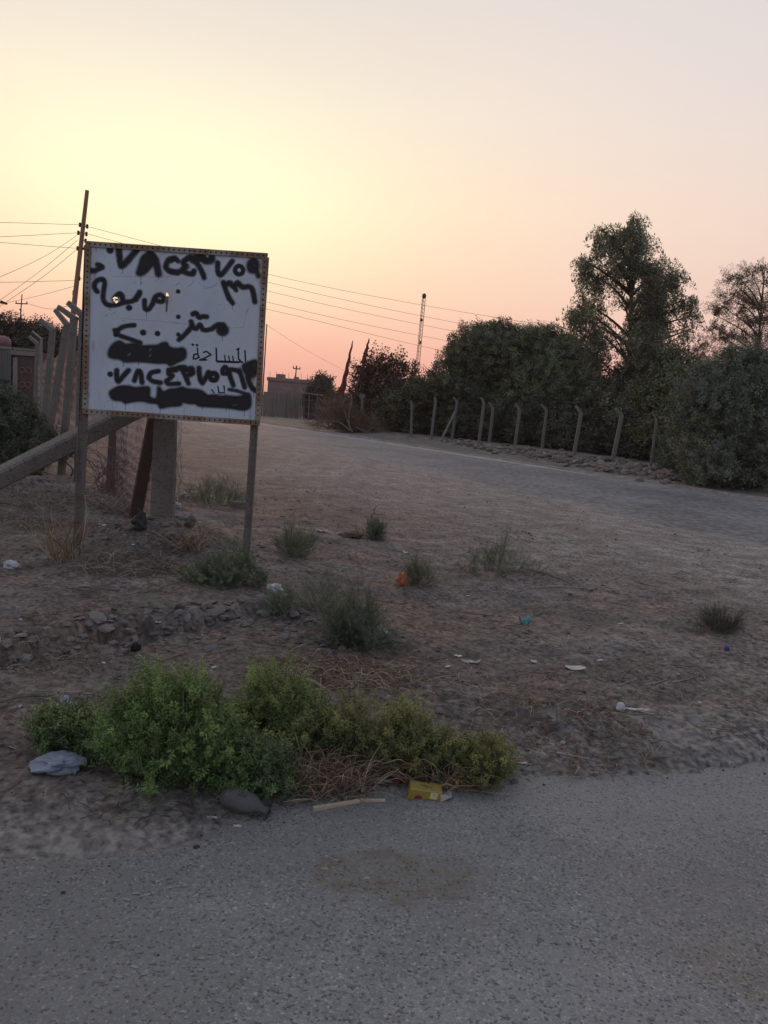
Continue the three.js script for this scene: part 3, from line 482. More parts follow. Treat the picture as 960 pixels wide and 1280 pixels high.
// a tree: base, trunk with limbs to each lobe of its crown
function tree(name, label, cat, group, d, basePx, baseY, lobes, kind, o = {}) {
  const B = P(basePx, 560, d); B.y = H(B.x, B.z) - .1; const g = thing(name, label, cat, B, group);
  const L = lobeWorld(d, lobes), col = o.col ?? [.05, .062, .034], trunkR = o.r ?? .16;
  const tb = new MB(B); const topL = L.reduce((a, b) => (b.c.y > a.c.y ? b : a));
  const spine = new THREE.CatmullRomCurve3([B, new V3(lerp(B.x, topL.c.x, .25) + rr(-.2, .2), lerp(B.y, topL.c.y, .35), lerp(B.z, topL.c.z, .3)), new V3(lerp(B.x, topL.c.x, .75), lerp(B.y, topL.c.y, .72), lerp(B.z, topL.c.z, .7)), topL.c.clone().add(new V3(0, topL.R * .6, 0))]);
  tb.tube(spine.getPoints(14), trunkR, trunkR * .15, 8); tb.build('trunk', M.bark, g);
  const lb = new MB(B);
  for (const l of L) {
    const t = clamp((l.c.y - B.y) / (topL.c.y - B.y) * (o.limb ?? .75) - .12, .08, .9), s = spine.getPoint(t), e = l.c.clone().add(rdir().multiplyScalar(l.R * .3));
    lb.tube(path([s, s.clone().lerp(e, .5).add(new V3(rr(-.1, .1), l.R * .25, rr(-.1, .1))), e], 7), trunkR * .42, trunkR * .1, 5);
    const nb = o.twigs ?? 5; for (let i = 0; i < nb; i++) { const q = l.c.clone().add(rdir().multiplyScalar(l.R * rr(.6, 1))); lb.tube(path([e, e.clone().lerp(q, .5).add(new V3(0, l.R * .12, 0)), q], 4), trunkR * .12, trunkR * .035, 4); }
  }
  lb.build('limbs', M.bark, g, 'stuff');
  const items = [];
  for (const l of L) {
    const n = Math.round((o.n ?? 260) * l.dens * Math.pow(l.R / (o.ref ?? 1), 2));
    for (let i = 0; i < n; i++) {
      const w = rdir(), f = Math.pow(rnd(), o.shell ?? .45); const p = l.c.clone().add(w.clone().multiplyScalar(l.R * f * (o.grow ?? 1.08) * (1 + .18 * noise(w.x * 3 + l.c.x, w.y * 3 + l.c.y, w.z * 3))).multiply(new V3(1, o.flat ?? 1, 1)));
      const dir = o.droop ? new V3(w.x * .5, -.9 + .3 * w.y, w.z * .5).add(rdir().multiplyScalar(.35)).normalize() : new V3(w.x, w.y * .6 + (o.lift ?? .45), w.z).add(rdir().multiplyScalar(.55)).normalize();
      const b = rr(.45, 1.6) * (1 + .35 * noise(p.x * 1.1, p.y * 1.1, p.z * 1.1)), yl = rr(-.1, .25);
      if (p.y > B.y + .1) items.push({ p, dir, s: rr(.7, 1.25) * (o.s ?? 1), c: [col[0] * b * (1 + yl), col[1] * b * (1 + yl * .4), col[2] * b * (1 - yl)] });
    }
  }
  foliage(g, SPR[kind], o.mat ?? M.leaf, items, 'crown');
  return g;
}
const Z6 = (x, y, r, dens, dz) => [680 + x / 3.282, 250 + y / 3.282, r / 3.282, dens, dz];
tree('eucalyptus', 'tall loose eucalyptus tree rising above the fence with drooping leaves', 'tree', null, 44, 788, 575,
  [[365, 85, 34, .8], [385, 130, 44, .8], [340, 130, 44, .8], [285, 150, 52, .8], [395, 185, 52, .8], [330, 190, 50, .7], [235, 130, 34, .7], [250, 190, 40, .6], [185, 265, 42, .9], [205, 330, 58, .9], [150, 460, 48, 1], [195, 440, 52, 1], [205, 540, 60, 1.1], [225, 640, 52, 1.0], [310, 290, 62, .55], [390, 280, 52, .7], [330, 410, 56, .35], [345, 240, 60, .6], [480, 280, 58, .9], [540, 320, 44, .6], [460, 375, 70, 1], [580, 430, 40, .7], [605, 470, 30, .6], [560, 560, 26, .4], [585, 520, 28, .4], [450, 480, 80, 1.2], [430, 590, 90, 1.5], [490, 670, 90, 1.4], [440, 430, 50, 1.5], [455, 340, 40, 1.3], [600, 400, 26, .7], [610, 520, 20, .5], [120, 470, 26, .9], [160, 240, 24, .8], [400, 500, 60, .9], [275, 560, 40, .4], [345, 720, 60, 1.0], [370, 810, 110, 1.2], [270, 790, 70, 1], [450, 800, 110, 1.1]].map((a) => Z6(a[0], a[1], a[2], a[3], rr(-1.2, 1.2))), 'euc', { n: 120, droop: 1, limb: .95, r: .24, s: .95, shell: .75, grow: 1.2, twigs: 8, mat: M.eucLeaf, col: [.18, .19, .085] });
const bush = { n: 230, r: .14, shell: .5, s: 1, grow: 1.15, col: [.11, .128, .075] };
tree('dense_tree', 'rounded dark tree with the highest top among those left of the eucalyptus', 'tree', null, 56, 610, 550, [[592, 436, 26], [566, 452, 15, .5], [560, 476, 20, .7], [622, 440, 30], [640, 430, 14, .9], [604, 418, 9, 1.1], [622, 412, 7, 1.1], [588, 424, 8, 1], [632, 416, 7, 1], [572, 438, 9, .8], [660, 424, 9, 1], [600, 480, 42], [640, 475, 40], [590, 525, 42], [640, 525, 40]].map((a) => [...a.slice(0, 3), a[3] ?? 1, rr(-1.5, 1.5)]), 'broad', { ...bush, s: .8, n: 300 });
tree('dense_tree', 'broad dark tree just left of the eucalyptus with pointed tufts on top', 'tree', null, 54.5, 700, 555, [[662, 440, 28], [690, 444, 28], [715, 452, 26], [730, 468, 15], [698, 428, 9, 1], [712, 432, 8, 1], [724, 442, 8, .9], [672, 424, 9, 1.1], [684, 420, 7, 1], [656, 426, 8, .9], [738, 454, 7, .8], [680, 490, 44], [722, 506, 40], [700, 540, 44], [660, 530, 36]].map((a) => [...a.slice(0, 3), a[3] ?? 1, rr(-1.5, 1.5)]), 'broad', { ...bush, s: .8, n: 300, col: [.115, .14, .08] });
tree('low_tree', 'dull green bushy tree left of the dark trees behind the far fence', 'tree', null, 57, 552, 545, [[540, 492, 20], [520, 498, 18], [560, 500, 24], [500, 506, 18], [545, 525, 26], [515, 525, 24], [490, 520, 20]].map((a) => [...a, 1, rr(-1, 1)]), 'broad', { ...bush, n: 240, col: [.085, .09, .045] });
tree('red_leaf_tree', 'reddish brown small tree with large leaves against the pink sky', 'tree', null, 61, 478, 540, [[455, 466, 15, .9], [470, 455, 14, .7], [490, 452, 13, .45], [505, 458, 12, .35], [515, 466, 10, .35], [478, 474, 22, 1.2], [455, 486, 17, 1.2], [500, 480, 20, 1], [470, 500, 26, 1.2], [500, 505, 22, 1], [455, 512, 18]].map((a) => [a[0], a[1], a[2], a[3] ?? 1, rr(-1, 1)]), 'big', { n: 120, r: .12, shell: .6, col: [.075, .04, .028], s: 1.05, twigs: 8 });
tree('twiggy_tree', 'sparse reddish tree with open twigs right of the radio mast', 'tree', null, 60, 540, 540, [[538, 478, 11, .4], [548, 470, 8, .3], [528, 486, 10, .5], [530, 500, 12, .8], [552, 488, 10, .6]], 'big', { n: 110, r: .08, shell: .7, col: [.07, .042, .03], twigs: 9, s: .9 });
tree('low_tree', 'olive green rounded tree right of the eucalyptus foot', 'tree', null, 36, 855, 580, [[845, 478, 26], [830, 500, 26], [860, 495, 28], [850, 530, 34], [825, 545, 28], [872, 530, 30]].map((a) => [...a, 1, rr(-1, 1)]), 'broad', { ...bush, n: 300, r: .12, s: .85, col: [.09, .105, .05] });
tree('low_tree', 'dark shrubby tree behind the rightmost posts of the far fence', 'tree', null, 45, 785, 575, [[790, 500, 34], [770, 530, 36], [810, 535, 34], [745, 545, 34], [790, 560, 34], [720, 548, 28]].map((a) => [...a, 1.2, rr(-1, 1)]), 'broad', { ...bush, n: 300, col: [.05, .06, .036] });
tree('feathery_tree', 'airy feathery tree with layered branches at the right edge', 'tree', null, 50, 938, 560, [[905, 285, 35], [860, 305, 35], [800, 325, 40], [765, 335, 22], [910, 340, 40], [830, 380, 45], [780, 405, 45], [740, 440, 40], [705, 470, 28], [860, 430, 45], [910, 430, 45], [800, 470, 40], [850, 500, 45], [905, 500, 45], [690, 530, 30], [720, 560, 40], [650, 600, 40], [770, 560, 40], [830, 560, 40], [640, 650, 30], [900, 560, 45]].map((a) => Z6(a[0], a[1], a[2], .8, rr(-1, 1))), 'feather', { n: 110, r: .14, shell: .7, grow: 1.15, flat: .38, limb: .95, lift: .1, twigs: 10, col: [.12, .085, .055] });
tree('tamarisk', 'huge grey green tamarisk shrub by the road at the right edge', 'shrub', null, 25, 930, 612, [[905, 474, 28], [930, 464, 30], [962, 470, 34], [885, 500, 36], [925, 510, 48], [968, 520, 50], [890, 545, 42], [935, 560, 52], [975, 575, 52], [895, 580, 34], [930, 596, 36]].map((a) => [...a, 1.25, rr(-.6, .6)]), 'fine', { n: 640, r: .09, shell: .55, grow: 1.12, s: .62, col: [.14, .165, .125] });
tree('tamarisk', 'smaller grey green shrub left of the huge tamarisk by the last fence post', 'shrub', null, 29, 862, 600, [[858, 548, 24], [872, 570, 26], [850, 575, 22], [866, 592, 22], [842, 588, 16]].map((a) => [...a, 1.2, rr(-.4, .4)]), 'fine', { n: 760, r: .06, shell: .4, s: .62, col: [.14, .165, .125] });
// undergrowth that closes the gaps along the far fence
const under = [[500, 531, 63, 'low dark shrub behind the brush heap'], [528, 532, 61, 'low dark shrub left of the slim far fence post'], [560, 536, 56, 'low dark shrub behind the strutted fence post'], [595, 541, 53, 'low dark shrub behind the pair of close posts'], [630, 544, 51, 'low dark shrub left of the straight post'], [665, 548, 49, 'low dark shrub behind the fourth post from the right'], [700, 552, 46, 'low dark shrub between the third and fourth posts from the right'], [740, 556, 43, 'low dark shrub between the second and third posts from the right'], [780, 562, 41, 'low dark shrub behind the leaning far fence post'], [815, 566, 38, 'low dark shrub behind the thin rightmost fence post']];
for (const [px, py, d, label] of under) tree('undergrowth_shrub', label, 'shrub', null, d, px, py, [[px - 12, py - 8, 16], [px + 12, py - 8, 16], [px, py - 24, 18], [px + 6, py + 4, 14], [px - 8, py + 4, 12]].map((a) => [...a, 1, rr(-.6, .6)]), 'broad', { n: 260, r: .05, shell: .4, s: .9, col: [.042, .048, .03] });
// left side: trees far behind the bent posts, the near grey bush
const LT = [[-25, 414, 26, 46, 'dark tree cut by the left edge behind the kiosk'], [12, 416, 24, 50, 'dark tree directly above the rusty kiosk'], [42, 418, 22, 48, 'dark tree behind the thin pale bent post'], [70, 424, 20, 52, 'dark tree seen between the bent posts left of the sign'], [100, 432, 18, 55, 'dark tree mostly hidden behind the left edge of the sign']];
for (const [px, py, r, d, label] of LT) tree('far_tree', label, 'tree', null, d, px, 500, [[px, py + 2, r * .8, .8], [px - r * .6, py + 14, r * .8], [px + r * .6, py + 14, r * .8], [px, py + 34, r * 1.2], [px - r * .5, py + 60, r], [px + r * .5, py + 60, r]].map((a) => [a[0], a[1], a[2], a[3] ?? 1, rr(-1.5, 1.5)]), 'broad', { n: 230, r: .13, shell: .5, col: [.05, .042, .028] });
tree('grey_bush', 'grey green leafy bush at the left edge behind the slanting concrete brace', 'shrub', null, 11.5, 12, 590, [[-20, 522, 34], [10, 520, 24], [34, 546, 22], [3, 552, 34], [27, 572, 24], [-22, 580, 38], [10, 592, 26]].map((a) => [...a, 1.1, rr(-.4, .4)]), 'fine', { n: 4200, r: .025, shell: .45, s: .3, col: [.1, .115, .08] });
tree('grey_bush', 'low dark bush under the bent posts left of the sign', 'shrub', null, 13.2, 85, 560, [[72, 558, 12], [92, 562, 11], [58, 560, 11]].map((a) => [...a, 1, rr(-.3, .3)]), 'fine', { n: 2800, r: .02, shell: .5, s: .3, col: [.055, .058, .042] });
tree('far_small_tree', 'small round tree beside the flat roofed house far off', 'tree', null, 105, 402, 520, [[398, 478, 7], [406, 480, 6], [402, 490, 10], [394, 498, 9], [410, 500, 9], [400, 510, 10]].map((a) => [...a, 1, rr(-.6, .6)]), 'broad', { n: 120, r: .15, shell: .5, s: 1.6, col: [.06, .045, .034] });
tree('far_small_tree', 'low dark scrub right of the small round tree far off', 'shrub', null, 80, 425, 525, [[420, 505, 10], [435, 508, 11], [412, 515, 10], [428, 520, 12], [448, 512, 12]].map((a) => [...a, 1, rr(-.6, .6)]), 'broad', { n: 130, r: .08, shell: .5, s: 1.4, col: [.05, .045, .03] });
{ // a far belt of trees along the horizon
  const g = thing('tree_belt', 'distant belt of trees closing the horizon', 'tree belt', P(480, 520, 170)); g.userData.kind = 'stuff';
  const it = []; for (let i = 0; i < 5200; i++) { const px = rr(-420, 1380), d = rr(150, 190); if (px > 330 && px < 480 && rnd() < .5) continue; const b = P(px, 520, d); const h = rr(.1, 1) * (3.2 + 2.2 * noise(px * .02, 3.1) + 1.4 * noise(px * .09, 7.7)); b.y = h; const f = rr(.7, 1.3); it.push({ p: b, dir: new V3(rr(-.5, .5), 1, rr(-.5, .5)).normalize(), s: 2.6, c: [.052 * f, .044 * f, .032 * f] }); }
  foliage(g, SPR.broad, M.leaf, it, 'crowns');
}

// ------------------------------------------------------------------ weeds on the verge
const SPRIG = { soft: [1, 2, 3].map((k) => spray(36, .13, .0066, .021, .008, .0014, 400 + k, .1)), wiry: [1, 2].map((k) => spray(34, .14, .003, .012, .006, .0011, 420 + k, .1)), dry: [1, 2].map((k) => spray(10, .16, .002, .02, .01, .0013, 440 + k, .6)) };
function weed(name, label, cat, group, px, py, wpx, hpx, o = {}) {
  const B = G(px, py), d = -B.z, W = wpx / PXM * d / 2, Hh = hpx / PXM * d; const g = thing(name, label, cat, B, group);
  const stems = new MB(B), items = [], col = o.col ?? [.06, .085, .035]; stems.col = [1, 1, 1];
  const nS = o.stems ?? 46;
  const z0 = px * .37;
  for (let i = 0; i < nS; i++) {
    const a = rnd() * 6.283, rg = o.rag ?? 1, rad2 = Math.sqrt(rnd()) * (1 + rg * .55 * noise(Math.cos(a) * 1.6 + z0, Math.sin(a) * 1.6)) * (rnd() < .12 ? 1 + .3 * rg : 1), lx = Math.cos(a) * rad2, lz = Math.sin(a) * rad2, top = Hh * Math.max(.12, (1 - .6 * rad2 * rad2) * rr(.5, 1.08) * (1 + .45 * rg * noise(lx * 2.2 + z0, lz * 2.2, 2)) * (rnd() < .1 ? 1.2 : 1));
    const s0 = B.clone().add(new V3(lx * W * .25 + (o.wide ? lx * W * .45 : 0), -.02, lz * W * .25 * (o.deep ?? 1))); s0.y = H(s0.x, s0.z) - .01;
    const e = B.clone().add(new V3(lx * W + (o.lean ?? 0) * top, top, lz * W * .8 * (o.deep ?? 1)));
    const md = s0.clone().lerp(e, .5).add(new V3(lx * W * .12, top * .1 * rr(-.3, 1), lz * W * .12));
    const cv = new THREE.CatmullRomCurve3([s0, md, e]), f = rr(.7, 1.3); stems.col = (o.stemCol ?? [.16, .17, .09]).map((v) => v * f);
    stems.tube(cv.getPoints(8), o.sr ?? .0024, .0009, 4, false);
    const nI = o.per ?? 9;
    for (let k = 0; k < nI; k++) {
      const t = Math.pow(rr(.03, 1), .8), p = cv.getPoint(t), tg = cv.getTangent(t), dr = tg.clone().multiplyScalar(.8).add(rdir().multiplyScalar(.75)).add(new V3(0, .25, 0)).normalize();
      p.add(rdir().multiplyScalar(.02)); const f2 = rr(.5, 1.6) * (1 + .3 * noise(p.x * 5, p.y * 5, p.z * 5)), yl = (o.yellow ?? .1) * rnd() + (o.tip ?? 0) * t;
      items.push({ p, dir: dr, s: rr(.6, 1.15) * (o.s ?? 1), c: [col[0] * f2 * (1 + yl * 1.6), col[1] * f2 * (1 + yl * .6), col[2] * f2 * (1 - yl * .3)] });
    }
  }
  stems.build('stems', M.straw, g, 'stuff'); foliage(g, SPRIG[o.kind ?? 'soft'], M.bush, items, 'leaves'); return g;
}
const W0 = { kind: 'wiry', stems: 75, per: 10, s: .85, col: [.14, .18, .11], stemCol: [.17, .18, .11], sr: .0016, rag: 1.3 };
weed('weed', 'wide low weed behind the right sign post on the bare ground', 'weed', null, 270, 630, 78, 34, { ...W0, wide: 1, stems: 80, s: 1.1 });
weed('weed', 'rounded weed just right of the foot of the right sign post', 'weed', null, 370, 695, 62, 52, { ...W0 });
weed('weed', 'small dark weed beside a lump of reddish soil', 'weed', null, 466, 673, 42, 30, { ...W0, kind: 'soft', s: .7, stems: 42, col: [.1, .14, .08] });
weed('weed', 'low spreading weed in front of the right sign post', 'weed', null, 286, 727, 80, 44, { ...W0, kind: 'soft', s: .75, col: [.12, .165, .09], wide: 1, stems: 80 });
weed('weed', 'thin small weed in front of the white rag', 'weed', null, 352, 768, 44, 36, { ...W0, stems: 30 });
weed('weed', 'large dark weed in the middle of the verge with white rubbish at its foot', 'weed', null, 440, 806, 100, 66, { ...W0, stems: 150, per: 12, rag: 1.8, col: [.12, .155, .095] });
weed('weed', 'sparse greyish weed behind and left of the large dark weed', 'weed', null, 400, 765, 74, 44, { ...W0, stems: 55, per: 6 });
weed('weed', 'small weed right beside the orange wrapper', 'weed', null, 522, 731, 44, 32, { ...W0, rag: 2, col: [.15, .16, .09], stems: 44 });
weed('weed', 'spreading weed with a long dry stick leading away on its right', 'weed', null, 622, 714, 76, 42, { ...W0, rag: 2, wide: 1, stems: 80, lean: .1 });
weed('weed', 'isolated low weed at the right with pale dry stems at its foot', 'weed', null, 898, 790, 58, 30, { ...W0, stems: 56, col: [.075, .075, .045] });
// the green bushes at the edge of the asphalt
weed('green_bush', 'largest bright green bush at the edge of the asphalt on the left', 'bush', null, 210, 968, 186, 130, { stems: 260, per: 13, wide: 1, s: .9, col: [.105, .2, .062], stemCol: [.32, .38, .2], tip: .3, sr: .0028 });
weed('green_bush', 'green bush joining the right side of the largest bright green bush', 'bush', null, 345, 925, 120, 96, { stems: 90, per: 10, wide: 1, s: .9, col: [.105, .185, .06], stemCol: [.3, .34, .2], tip: .4 });
weed('green_bush', 'low green tuft reaching out left of the largest bush beside the grey bag', 'bush', null, 80, 936, 72, 40, { deep: .5, stems: 60, per: 11, wide: 1, col: [.1, .17, .065], tip: .3 });
weed('green_bush', 'yellowish green bush behind the yellow carton', 'bush', null, 475, 950, 160, 84, { deep: .7, stems: 72, per: 8, wide: 1, s: .9, col: [.125, .165, .06], stemCol: [.26, .25, .14], yellow: .35, tip: .2 });
weed('green_bush', 'rightmost green bush at the asphalt edge, thin and upright', 'bush', null, 602, 978, 72, 60, { stems: 46, per: 7, wide: 1, s: .8, col: [.125, .165, .06], stemCol: [.26, .25, .14], yellow: .35, tip: .2 });

weed('green_bush', 'low dark green tuft right above the crushed jug', 'bush', null, 322, 985, 90, 62, { stems: 60, per: 11, wide: 1, s: .85, col: [.085, .15, .055], tip: .2 });
weed('green_bush', 'thin yellow green shoots behind the straw tangle near the pale boards', 'bush', null, 405, 955, 110, 82, { deep: .6, stems: 46, per: 8, wide: 1, s: .85, col: [.115, .16, .06], yellow: .3, tip: .25 });
weed('green_bush', 'low sparse shoots between the yellow carton and the rightmost bush', 'bush', null, 555, 968, 80, 56, { deep: .5, stems: 46, per: 8, wide: 1, s: .75, col: [.115, .15, .06], yellow: .4, tip: .2 });

// dry stalks: clumps of bent straws
function stalks(name, label, px, py, wpx, hpx, n, o = {}) {
  const B = G(px, py), d = -B.z, W = wpx / PXM * d / 2, Hh = hpx / PXM * d, m = new MB(B);
  for (let i = 0; i < n; i++) { const a = rnd() * 6.283, q = Math.sqrt(rnd()), f = rr(.8, 2.1), c = rnd() < .3 ? [.24, .19, .13] : (o.col ?? [.15, .1, .066]); m.col = c.map((v) => v * f); const s = B.clone().add(new V3(Math.cos(a) * q * W, 0, Math.sin(a) * q * W * .7)); s.y = H(s.x, s.z) - .005; const l = Hh * rr(.5, 1.3), dr = new V3(rr(-1, 1) * (o.flat ?? 1), rr(.15, 1) / (o.flat ?? 1), rr(-1, 1) * (o.flat ?? 1)).normalize(); const e = s.clone().addScaledVector(dr, l), md = s.clone().lerp(e, .55).add(new V3(rr(-.15, .15) * l, rr(.02, .25) * l, rr(-.15, .15) * l)); m.tube(path([s, md, e], 6), (o.r ?? .0022) * rr(.6, 1.3), .0008, 4, false); }
  const ms = m.build(name, M.straw, null); ms.position.copy(B); return tag(ms, label, 'dry stalks', null, 'stuff');
}
stalks('dry_stalks', 'tangle of brown dry stalks in front of the green bushes near the pale boards', 400, 972, 150, 60, 560, { flat: 1.2, r: .0028 });
stalks('dry_stalks', 'brown dry stalks between the yellow carton and the rightmost bush', 545, 966, 130, 50, 420, { flat: 1.2, r: .0025, col: [.15, .088, .055] });
stalks('dry_stalks', 'upright dry straw clump against the left sign post', 78, 700, 44, 72, 60, { r: .004, col: [.17, .115, .07], flat: .7 });
stalks('dry_stalks', 'dry straw heap at the right foot of the corner post', 236, 684, 40, 40, 130, { r: .003, flat: 1.2, col: [.14, .095, .065] });
stalks('dry_stalks', 'pale dry twigs lying on the mound right of the left sign post', 140, 715, 60, 34, 50, { r: .003, flat: 2, col: [.2, .16, .12] });
stalks('dry_stalks', 'flattened brown straw on the verge right of the green bushes', 700, 915, 260, 30, 700, { r: .0022, flat: 3.2, col: [.12, .08, .055] });
stalks('dry_stalks', 'brown straw mat between the large dark weed and the green bushes', 430, 845, 210, 36, 700, { r: .0028, flat: 2.4, col: [.12, .078, .055] });
stalks('dry_stalks', 'straw and dead stems hanging below the wire mesh', 150, 640, 60, 44, 120, { r: .003, flat: 1.4, col: [.13, .09, .075] });
stalks('dry_stalks', 'matted dead straw along the raised bank left of the left sign post', 30, 655, 120, 26, 420, { r: .003, flat: 2.4, col: [.14, .11, .09] });
stalks('dry_stalks', 'dead stems and straw under the slanting concrete brace', 60, 625, 110, 26, 300, { r: .003, flat: 2.2, col: [.15, .12, .1] });
stalks('dry_stalks', 'dark brown straw on the mound between the sign posts', 165, 705, 130, 26, 560, { r: .0028, flat: 2.4, col: [.11, .085, .07] });
stalks('dry_stalks', 'straw caught along the crusted edge left of the largest bush', 60, 832, 150, 20, 300, { r: .002, flat: 2.6, col: [.13, .1, .08] });
stalks('dry_stalks', 'wide scatter of brown straw right of the large dark weed', 590, 850, 260, 20, 420, { r: .002, flat: 3.4, col: [.12, .09, .075] });
stalks('dry_stalks', 'brown straw scatter below the isolated weed at the right', 850, 850, 240, 18, 360, { r: .002, flat: 3.4, col: [.12, .09, .075] });
{ // a tangle of bramble canes behind the sign
  const B = G(148, 642), g = thing('dead_bramble', 'tangled dead brown bramble hanging in the wire mesh behind the sign', 'dead shrub', B), m = new MB(B);
  for (let i = 0; i < 150; i++) { const a = P(rr(118, 182), rr(585, 645), rr(9.6, 10.8)); a.y = Math.max(a.y, H(a.x, a.z)); const l = rr(.2, .7), e = a.clone().add(new V3(rr(-1, 1) * l, rr(-.1, 1) * l, rr(-.3, .3) * l)), md = a.clone().lerp(e, .5).add(new V3(rr(-.1, .1), rr(0, .15), 0)), f = rr(.7, 1.5); m.col = [.13 * f, .075 * f, .062 * f]; m.tube(path([a, md, e], 6), .0045, .002, 4, false); }
  for (let i = 0; i < 260; i++) { const a = P(rr(120, 176), rr(560, 640), rr(9.7, 10.8)); a.y = Math.max(a.y, H(a.x, a.z) + .02); const f = rr(.6, 1.5), d1 = rdir().multiplyScalar(.035), d2 = rdir().multiplyScalar(.02); m.col = [.12 * f, .075 * f, .06 * f]; m.tri(a, a.clone().add(d1), a.clone().add(d1.multiplyScalar(.5)).add(d2)); }
  m.build('canes', M.straw, g, 'stuff');
}

// ------------------------------------------------------------------ poles, wires, buildings far off
{
  const d = 32, top = P(109, 238, d), low = P(86, 440, d), k = (top.y - H(low.x, low.z) + .3) / (top.y - low.y), B = top.clone().lerp(low, k);
  const g = thing('utility_pole', 'tall leaning rusty utility pole rising behind the bent posts left of the sign', 'utility pole', B);
  const poleM = std({ color: lin(.3, .14, .08), roughness: .7 });
  new MB(B).tube([B, B.clone().lerp(top, .5), top], .13, .075, 10).build('shaft', poleM, g);
  for (const [px, py] of [[100, 281], [109, 283], [98, 291], [108, 292.5], [107, 301], [97, 310.5], [106, 310], [99, 348], [92, 366]]) {
    const c = P(px, py, d), on = top.clone().lerp(B, (top.y - c.y) / (top.y - B.y)); const m = new MB(B); m.tube([on, c], .018, .018, 5); const q = m.build('bracket', M.darkSteel, g);
    const s = new THREE.LatheGeometry([[0, -.09], [.05, -.08], [.055, -.02], [.03, 0], [.055, .03], [.045, .08], [0, .09]].map((t) => new THREE.Vector2(...t)), 8); s.translate(c.x - B.x, c.y - B.y, c.z - B.z); mesh('insulator', s, M.darkSteel, q);
  }
  const hw = new MB(B); hw.bar(P(102, 310, d), P(107, 313, d), .07, .07); hw.build('clamp', M.darkSteel, g);
  const wires = [
    ['uppermost long wire running from the leaning pole to the right', [[109, 283, 32], [170, 299, 33], [340, 344, 37], [520, 380, 42], [715, 411, 48], [790, 419, 52]]],
    ['second long wire from the top right of the sign', [[108, 292, 32], [361, 359, 37.5], [601, 409, 45], [790, 438, 52]]],
    ['third long wire from the top right of the sign', [[107, 301, 32], [336, 364, 37], [589, 418, 45], [790, 451, 52]]],
    ['fourth long wire from the top right of the sign', [[106, 310, 32], [332, 377, 37], [564, 427, 44], [790, 465, 52]]],
    ['lowest long wire from the top right of the sign', [[99, 348, 32], [210, 362, 34], [336, 387, 37], [551, 438, 44], [790, 482, 52]]],
    ['top wire running left from the leaning pole', [[100, 281, 32], [0, 278, 30], [-120, 276, 28]]],
    ['second wire running left from the leaning pole', [[98, 291, 32], [0, 296, 30], [-120, 300, 28]]],
    ['third wire running left from the leaning pole', [[97, 310.5, 32], [0, 303, 30], [-120, 292, 28]]],
    ['long slack cable dropping left from the leaning pole', [[98, 293, 32], [60, 318, 30], [0, 346, 27], [-90, 380, 24]]],
    ['second slack cable dropping left from the leaning pole', [[97, 300, 32], [55, 335, 31], [-20, 388, 28], [-80, 420, 26]]],
    ['third slack cable dropping left from the leaning pole', [[97, 311, 32], [55, 345, 31], [10, 376, 30], [-60, 425, 28]]],
    ['level wire reaching the leaning pole from the left edge', [[95, 350.5, 32], [0, 353, 30], [-120, 354, 28]]],
    ['lower sagging wire left of the leaning pole', [[92, 358, 32], [55, 368, 34], [20, 376, 38], [-60, 392, 44]]],
    ['thin wire falling right of the sign towards the flag masts', [[333, 406, 95], [380, 436, 98], [430, 463, 102]]],
    ['thin wire from the far cross arm pole to the leaning pole', [[33, 379, 70], [60, 386, 60], [88, 382, 46]]],
  ];
  for (const [label, pts] of wires) { const r = pts[0][2] > 60 ? .014 : .0075; tag(new MB().tube(path(pts.map((p) => P(...p)), 26), r, r, 4).build('power_line', M.wire, null), label, 'wire'); }
  // the pole that the long wires reach, inside the trees
  const E = P(790, 412, 52), EB = E.clone(); EB.y = H(E.x, E.z) - .2; const e = thing('utility_pole', 'utility pole hidden among the trees behind the eucalyptus', 'utility pole', EB); new MB(EB).tube([EB, E], .13, .08, 8).build('shaft', poleM, e);
  // far poles with a cross arm
  for (const [tx, ty, bx, by, dd, arm, label] of [[27.5, 368, 25, 405, 70, [[20, 379.5], [35, 380]], 'far pole with a cross arm above the dark trees at the left edge'], [370.5, 457, 369, 480, 190, [[366.5, 460.5], [375.5, 461.5]], 'tiny far pole with a cross arm above the flat roofed house'], [413, 472, 410.5, 492, 175, [[409, 475.5], [416, 476.5]], 'tiny far pole right of the small round tree'], [333.5, 405, 329, 480, 95, null, 'thin dark pole standing close to the right edge of the sign']]) {
    const T = P(tx, ty, dd), L = P(bx, by, dd), k2 = (T.y - H(L.x, L.z) + .2) / (T.y - L.y), Bb = T.clone().lerp(L, k2), q = thing('utility_pole', label, 'utility pole', Bb), r = arm ? dd * .0008 : .08;
    new MB(Bb).tube([Bb, T], r * 1.2, r * .8, 7).build('shaft', M.darkSteel, q);
    if (arm) { const a = P(...arm[0], dd), b = P(...arm[1], dd), z = new V3(0, 0, r * 1.6); new MB(Bb).bar(a.clone().add(z), b.clone().add(z), r * 1.6, r * 1.6, UP).build('cross_arm', M.darkSteel, q); for (const t of [.05, .5, .95]) { const p = a.clone().lerp(b, t).add(z); new MB(Bb).tube([p, p.clone().add(new V3(0, r * 4, 0))], r * .9, r * .6, 6).build('insulator', M.darkSteel, q); } }
  }
